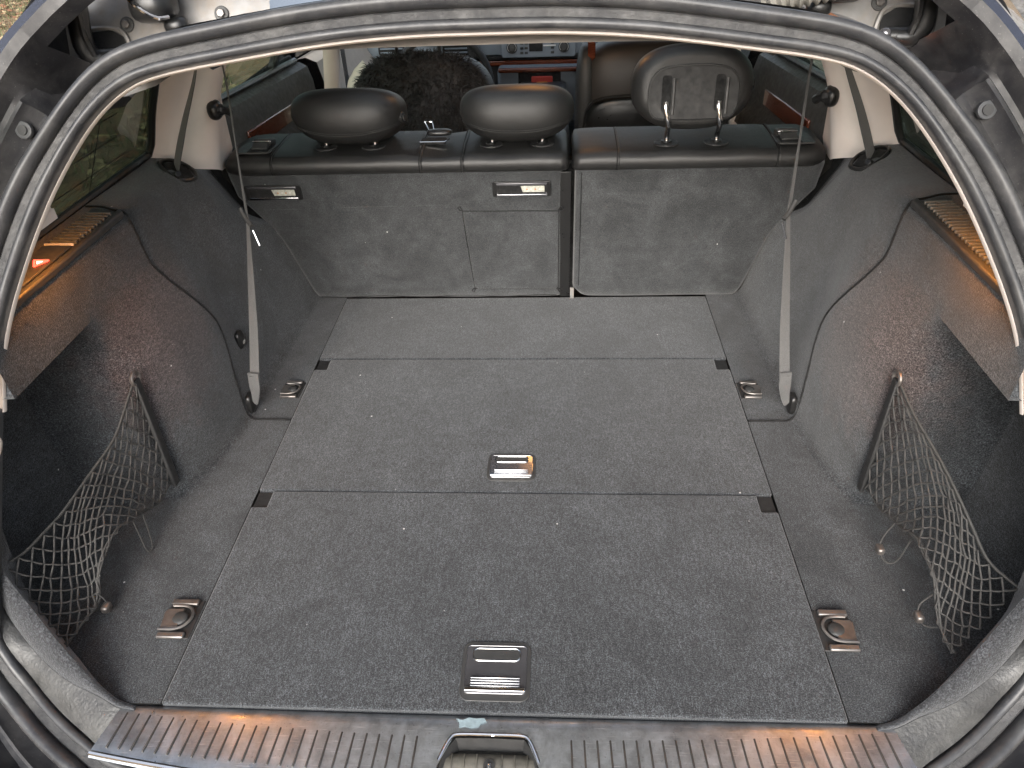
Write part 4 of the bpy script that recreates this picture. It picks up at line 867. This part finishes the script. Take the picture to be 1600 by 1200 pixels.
for cx in (-.5745, .005):
    fr = obj('luggage_socket', MB().prism(rr(.134, .038, .004), (1, 0, 0), up_, out_, onback(cx, .311, -.001), .0035), 'black', sl_, .001)
    obj('socket_recess', MB().prism([(-.055, -.012), (.055, -.012), (.055, .013), (-.055, .013)], (1, 0, 0), up_, out_, onback(cx, .311, .0026), .0004), 'dark', fr)
    for dz in (.0145, -.013): obj('socket_rail', MB().prism([(-.058, -.003), (.058, -.003), (.058, .003), (-.058, .003)], (1, 0, 0), up_, out_, onback(cx, .311+dz, .002), .005), 'chrome' if dz < 0 else 'darkchrome', fr, .001)
    lb = obj('socket_label', MB().prism([(0, -.0075), (.050, -.0075), (.050, .008), (-.004, .008)], (1, 0, 0), up_, out_, onback(cx+.002, .312, .003), .0012), 'label', fr, .0006)
    for k in range(4): obj('label_dot', MB().disc(onback(cx+.012+k*.0095, .312, .0042), out_, .0017, .0005, 10), 'white' if k % 2 else 'amber', lb)
# hatch cover in the wide seat back, with a proud edge
hp_ = [(-.136, .252), (-.128, .256), (.084, .253), (.089, .248), (.088, .038), (.083, .032), (-.116, .034), (-.123, .040)]
ht = obj('load_hatch', MB().prism([(p, q) for p, q in hp_], (1, 0, 0), (0, -.14, 1), (0, -1, -.14), (0, 1.1205, 0), .0035), 'seatback', sl_, .0015)
obj('hatch_gap', MB().tube(curve([onback(p, q, .0008) for p, q in hp_], 120, True), .0016, 6, closed=True), 'dark', ht)
for x in (-.129, .105): pass
obj('side_strip', MB().prism([(.093, .004), (.117, .004), (.117, .35), (.093, .35)], (1, 0, 0), (0, -.14, 1), (0, -1, -.14), (0, 1.127, 0), .004), 'black', sl_, .001)
obj('lock_bracket', MB().box((.124, 1.112, .020), (.010, .006, .030)), 'paintl', sl_, .001)
obj('gap_filler', MB().box((.112, 1.165, .17), (.03, .03, .36)), 'dark', sl_)
obj('carpet_seam', MB().tube([onback(x, .010+.002*math.sin(x*30), .001) for x in np.linspace(-.53, .085, 30)], .0009, 5), 'dark', sl_)
obj('carpet_seam', MB().tube([onback(x, .268 + .006*math.cos(x*3), .0006) for x in np.linspace(-.60, -.16, 30)], .0005, 5), 'seatback', sl_)
obj('carpet_seam', MB().tube([onback(.1405, z, .0008) for z in np.linspace(.04, .35, 20)], .0009, 5), 'dark', sr_)

# ================================================================== head restraints
def rest_low(cx, label, knob):
    t = thing('head_restraint', label, 'headrest', (cx, 1.11, .45), 'rear head restraints')
    def fn(p):
        k = 1-.12*max(0, -p.z)-.16*max(0, -p.z)**2; z = p.z if p.z < 0 else p.z*.95
        return (p.x*k, p.y*(1-.12*max(0, -p.z)), z)
    Rt = Matrix.Rotation(math.radians(-16), 3, 'X')
    c = (cx, 1.156, .4590)
    pad = obj('cushion', MB().superell(c, (.128, .091, .062), 3.2, 3.0, 44, 24, fn, Rt), 'leather', t, angle=180)
    # double stitched seam round the rear face
    for off in (-.235, -.30):
        pts = []
        for k in range(60):
            th = PI+PI*(k+.5)/60; sg = lambda a, p: math.copysign(abs(a)**p, a)
            zz = off-.42*math.sin(th)**2*-1*0-.38*(math.sin(th)**2); cp = (1-abs(zz)**3.2)**(1/3.2)
            p = Vector(fn(Vector((cp*sg(math.cos(th), 2/3.0), cp*sg(math.sin(th), 2/3.0), zz)))); p = Vector((p.x*.128, p.y*.091, p.z*.062))*1.002
            pts.append(Vector(c)+Rt@p)
        obj('stitching', MB().tube(pts, .0007, 5), 'grey', pad)
    for dx in (-.0565, .0565): obj('post', MB().tube([(cx+dx, 1.119, .398), (cx+dx, 1.125, .445)], .0055, 10), 'chrome', t)
    if knob: 
        kb = obj('release_button', MB().disc((cx+.119, 1.125, .462), (1, -.2, .1), .0125, .010, 20), 'black', t, .002); obj('button_cap', MB().disc((cx+.129, 1.123, .463), (1, -.2, .1), .008, .004, 16), 'blackm', kb)
rest_low(-.3855, 'black leather headrest folded low, left, with a round side button', True)
rest_low(-.004, 'black leather headrest folded low, middle, with warm light on top', False)
t = thing('head_restraint', 'raised black leather headrest on two chrome posts, right, plastic back plate showing', 'headrest', (.376, 1.12, .45), 'rear head restraints')
Rt = Matrix.Rotation(math.radians(-8), 3, 'X'); hc = Vector((.373, 1.130, .512))
def fr_(p):
    k = 1-.13*max(0, -p.z)**2; return (p.x*k, p.y if p.y > 0 else max(p.y, -.72)*(1), p.z)
obj('cushion', MB().superell(hc, (.129, .055, .086), 2.6, 2.6, 44, 26, fr_, Rt), 'leather', t, angle=180)
pl_ = [(x, z) for x, z in [(-.088, -.048), (-.060, -.060), (.060, -.060), (.088, -.048), (.094, -.010), (.088, .022), (.062, .042), (0, .047), (-.062, .042), (-.088, .022), (-.094, -.010)]]
Xa, Ya, Za = Rt@Vector((1, 0, 0)), Rt@Vector((0, -1, 0)), Rt@Vector((0, 0, 1))
pts = [(p[0], p[2]) for p in curve([(a, 0, b_) for a, b_ in pl_], 48, True)]
bp_ = obj('back_plate', MB().prism(pts, Xa, Za, Ya, hc+Ya*.0375, .005), 'blackm', t, .002)
obj('plate_rim', MB().tube([hc+Xa*a+Za*b_+Ya*.0420 for a, b_ in pts], .0022, 6, closed=True), 'leather', bp_)
for dx in (-.0575, .0535):
    obj('post_slot', MB().prism([(a+dx, b_-.008) for a, b_ in rr(.020, .072, .006)], Xa, Za, Ya, hc+Ya*.0426, .0012), 'dark', bp_)
    obj('slot_shoulder', MB().tube([hc+Xa*(dx+.015)+Za*.022+Ya*.043, hc+Xa*(dx+.015)+Za*-.05+Ya*.043], .0035, 6), 'grey', bp_)
    gx = .327 if dx < 0 else .436; p0 = Vector((gx, 1.104, .398)); p3 = hc+Xa*dx+Za*-.034+Ya*.044
    obj('post', MB().tube(curve([p0, p0+Vector((0, 0, .022)), Vector((gx-.003, 1.078, .450)), p3+Vector((0, -.003, -.006)), p3+Za*.010], 24), .0058, 12), 'chrome', t)
obj('release_button', MB().disc(hc+Xa*.122+Vector((0, -.002, .004)), Xa, .013, .009, 20), 'black', t, .002)

# ================================================================== cabin beyond the rear seats
# belt buckle lying in the gap behind the middle headrest
bk = thing('belt_buckle', 'chrome tongued seat belt buckle lying on the rear seat back between headrests', 'belt buckle', (-.20, 1.16, .45))
obj('buckle_tray', MB().prism(rr(.058, .034, .006), (1, 0, 0), (0, 1, 0), (0, 0, 1), (-.198, 1.145, .3985), .006), 'dark', bk, .001)
obj('buckle_body', MB().superell((-.188, 1.175, .412), (.030, .014, .007), 3, 3, 16, 8), 'black', bk)
obj('tongue', MB().tube([(-.222, 1.190, .432), (-.205, 1.190, .432), (-.200, 1.175, .416), (-.212, 1.175, .416)], .0022, 8, closed=True), 'chrome', bk)
obj('tray_edge', MB().tube([(-.228, 1.128, .405), (-.170, 1.128, .405), (-.160, 1.14, .408)], .0016, 6), 'chrome', bk)

# driver seat under a sheepskin cover
fs_ = thing('front_seat', 'front seat under a shaggy dark grey sheepskin cover, left of the console', 'car seat', (-.34, 1.85, -.25))
obj('seat_shell', MB().superell((-.34, 1.93, .12), (.240, .09, .30), 4, 3.2, 36, 20), 'leather_brown', fs_)
obj('seat_bolster', MB().tube(curve([(-.575, 1.92, -.1), (-.585, 1.92, .2), (-.565, 1.93, .335), (-.52, 1.95, .385)], 16), .028, 10), 'beige', fs_)
def cover(p): return p
cv_c, cv_r = (-.345, 1.90, .15), (.222, .10, .275)
cvm = MB().superell(cv_c, cv_r, 3.4, 3.0, 40, 24)
cov = obj('sheepskin_cover', cvm, 'fur', fs_, angle=180)
fur = MB(); V = [Vector(v) for v in cvm.v]
for f in cvm.f:
    c = sum((V[i] for i in f), Vector())/4
    if c.y > 1.99 or c.z < .10: continue
    e1, e2 = V[f[1]]-V[f[0]], V[f[3]]-V[f[0]]; n_ = (c-Vector(cv_c)); n_ = Vector((n_.x/cv_r[0]**2, n_.y/cv_r[1]**2, n_.z/cv_r[2]**2)).normalized()
    ar = max(1e-7, e1.cross(e2).length)
    for k in range(int(min(50, ar*30000))+3):
        p = V[f[0]]+e1*random.random()+e2*random.random(); d = (n_*.8+Vector((random.gauss(0, .5), random.gauss(0, .35), random.gauss(-.35, .45)))).normalized(); l_ = random.uniform(.016, .036)
        q = d.cross(Vector((random.random()-.5, random.random()-.5, random.random()-.5))).normalized()*.0016
        cl = d.cross(Vector((0, 0, 1))); tip = p+d*l_+Vector((0, 0, -.008))
        fur.add([p-q, p+q, p+d*l_*.55+q*.7, p+d*l_*.55-q*.7, tip], [(0, 1, 2, 3), (3, 2, 4)])
tag(obj('fur_pile', fur, 'fur', fs_, clean=False, smooth=False), 'long shaggy sheepskin pile', kind='stuff')
for x in (-.417, -.282): obj('headrest_post', MB().tube([(x, 1.92, .40), (x, 1.93, .52)], .006, 8), 'black', fs_)
# passenger seat
ps = thing('front_seat', 'brown and black leather front seat behind the raised headrest, right of the console', 'car seat', (.38, 1.85, -.25))
obj('seat_shell', MB().superell((.395, 1.95, .13), (.245, .10, .325), 4.5, 3.4, 40, 22), 'leather_brown', ps)
obj('map_pocket', MB().superell((.40, 1.905, .09), (.235, .075, .22), 5, 3.6, 36, 18), 'black', ps)
obj('pocket_edge', MB().tube(curve([(.17, 1.87, .18), (.185, 1.85, .27), (.23, 1.838, .302), (.38, 1.83, .312), (.55, 1.838, .30)], 24), .004, 6), 'leather', ps)
obj('side_bolster', MB().superell((.178, 1.945, .20), (.032, .085, .24), 3, 3, 20, 14), 'grey', ps)
bt = obj('belt_guide', MB().box((.345, 1.93, .452), (.045, .02, .02)), 'black', ps, .003)
obj('belt_webbing', MB().tube([(.19, 1.925, .405), (.26, 1.93, .438), (.33, 1.93, .45)], .004, 6), 'black', bt)
obj('guide_bar', MB().tube([(.37, 1.93, .440), (.50, 1.93, .446)], .006, 8), 'beige', bt)
obj('guide_tab', MB().box((.288, 1.925, .447), (.055, .01, .016), Matrix.Rotation(math.radians(-24), 3, 'Y')), 'beige', bt, .003)
obj('belt_buckle', MB().prism([(-.012, -.03), (.012, -.03), (.010, .03), (-.014, .034)], (1, 0, 0), (0, -.2, 1), (0, -1, 0), (.195, 1.90, .425), .012), 'wood', ps, .003)

# dashboard
da = thing('dashboard', 'blue grey dashboard with air vents, radio panel and wood strip', 'dashboard', (0, 2.75, -.2))
rows = []
for x in np.linspace(-.72, .72, 30):
    hump = .035*math.exp(-((x+.36)/.16)**2); rows.append([(x, 3.35, .20), (x, 3.1, .40+hump), (x, 2.85, .425+hump), (x, 2.72, .405+hump), (x, 2.665, .37+hump*.5), (x, 2.655, .32), (x, 2.66, .262), (x, 2.70, .245), (x, 2.74, .12), (x, 2.78, -.2)])
obj('dash_shell', MB().grid(rows), 'dash', da, angle=60)
obj('dash_lower', MB().box((0, 2.70, .13), (1.40, .05, .19)), 'dashd', da, .01)
obj('wood_strip', MB().box((.02, 2.668, .228), (1.0, .02, .022)), 'wood', da, .005)
obj('dash_shadow_gap', MB().box((.02, 2.66, .249), (.62, .012, .014)), 'dark', da, .003)
rp = obj('radio_panel', MB().prism(rr(.30, .075, .01), (1, 0, 0), (0, .1, 1), (0, -1, .1), (.015, 2.652, .290), .006), 'dash', da, .002)
obj('display', MB().prism(rr(.055, .034, .003), (1, 0, 0), (0, .1, 1), (0, -1, .1), (.005, 2.645, .292), .002), 'dark', rp)
for kx in (-.092, .118):
    kn = obj('rotary_knob', MB().disc((kx, 2.648, .290), (0, -1, .1), .022, .010, 24), 'blackm', rp, .002); obj('knob_cap', MB().disc((kx, 2.638, .291), (0, -1, .1), .012, .010, 20), 'grey', kn, .002)
    obj('knob_scale', MB().tube([(kx+.0175*math.cos(a), 2.6375, .2915+.0175*math.sin(a)) for a in np.linspace(0, 2*PI, 20, endpoint=False)], .0009, 5, closed=True), 'white', kn)
for i in range(3):
    for j in range(3): obj('radio_button', MB().box((-.052+i*.018+(.088 if i == 2 else 0), 2.644, .270+j*.018), (.013, .004, .009)), 'dashd' if (i+j) % 2 else 'grey', rp, .001)
obj('slot', MB().box((.060, 2.644, .296), (.050, .004, .004)), 'white', rp)
for vx, vz in ((-.585, .305), (-.32, .30), (.60, .30)):
    vt = obj('air_vent', MB().prism(rr(.11, .07, .012), (1, 0, 0), (0, 0, 1), (0, -1, 0), (vx, 2.655, vz), .008), 'black', da, .002)
    for k in range(4): obj('vent_blade', MB().box((vx, 2.645, vz-.022+.015*k), (.092, .006, .004), Matrix.Rotation(.5, 3, 'X')), 'dash', vt)
ck = obj('light_switch', MB().disc((-.245, 2.65, .28), (0, -1, .1), .028, .012, 24), 'blackm', da, .003); obj('switch_bar', MB().box((-.245, 2.634, .281), (.010, .010, .040)), 'grey', ck, .002)
obj('instrument_hood', MB().superell((-.36, 2.70, .36), (.16, .09, .065), 2.5, 2.5, 24, 12), 'dash', da)
sw = thing('steering_wheel', 'dark leather steering wheel rim in front of the dashboard', 'steering wheel', (-.36, 2.42, .18))
rt = Matrix.Rotation(math.radians(-22), 3, 'X')
obj('rim', MB().tube([Vector((-.355, 2.42, .20))+rt@Vector((.19*math.cos(a), 0, .19*math.sin(a))) for a in np.linspace(0, 2*PI, 40, endpoint=False)], .014, 10, closed=True), 'leather', sw)
obj('hub', MB().superell((-.355, 2.44, .20), (.075, .03, .06), 3, 3, 18, 10), 'dashd', sw)
for a in (.2, PI-.2, -PI/2): obj('spoke', MB().tube([Vector((-.355, 2.435, .20)), Vector((-.355, 2.42, .20))+rt@Vector((.18*math.cos(a), 0, .18*math.sin(a)))], .014, 8), 'grey', sw)
cs = thing('centre_console', 'centre console with wood edge and red and amber panel between the front seats', 'console', (.03, 2.3, -.25))
obj('console_box', MB().box((.03, 2.25, .0), (.20, .75, .36)), 'dashd', cs, .02)
obj('console_front', MB().box((.02, 2.60, .12), (.34, .08, .22)), 'dash', cs, .015)
obj('console_screen', MB().box((.02, 2.556, .165), (.17, .01, .10)), 'dark', cs, .003)
obj('red_panel', MB().box((.03, 2.548, .165), (.085, .008, .075)), 'red', cs, .01)
obj('amber_panel', MB().box((.03, 2.542, .160), (.045, .006, .045)), 'amber', cs, .01)
obj('wood_edge', MB().box((.02, 2.555, .225), (.33, .02, .018)), 'wood', cs, .006)
obj('armrest', MB().box((.03, 1.98, .17), (.16, .30, .07)), 'leather', cs, .02)
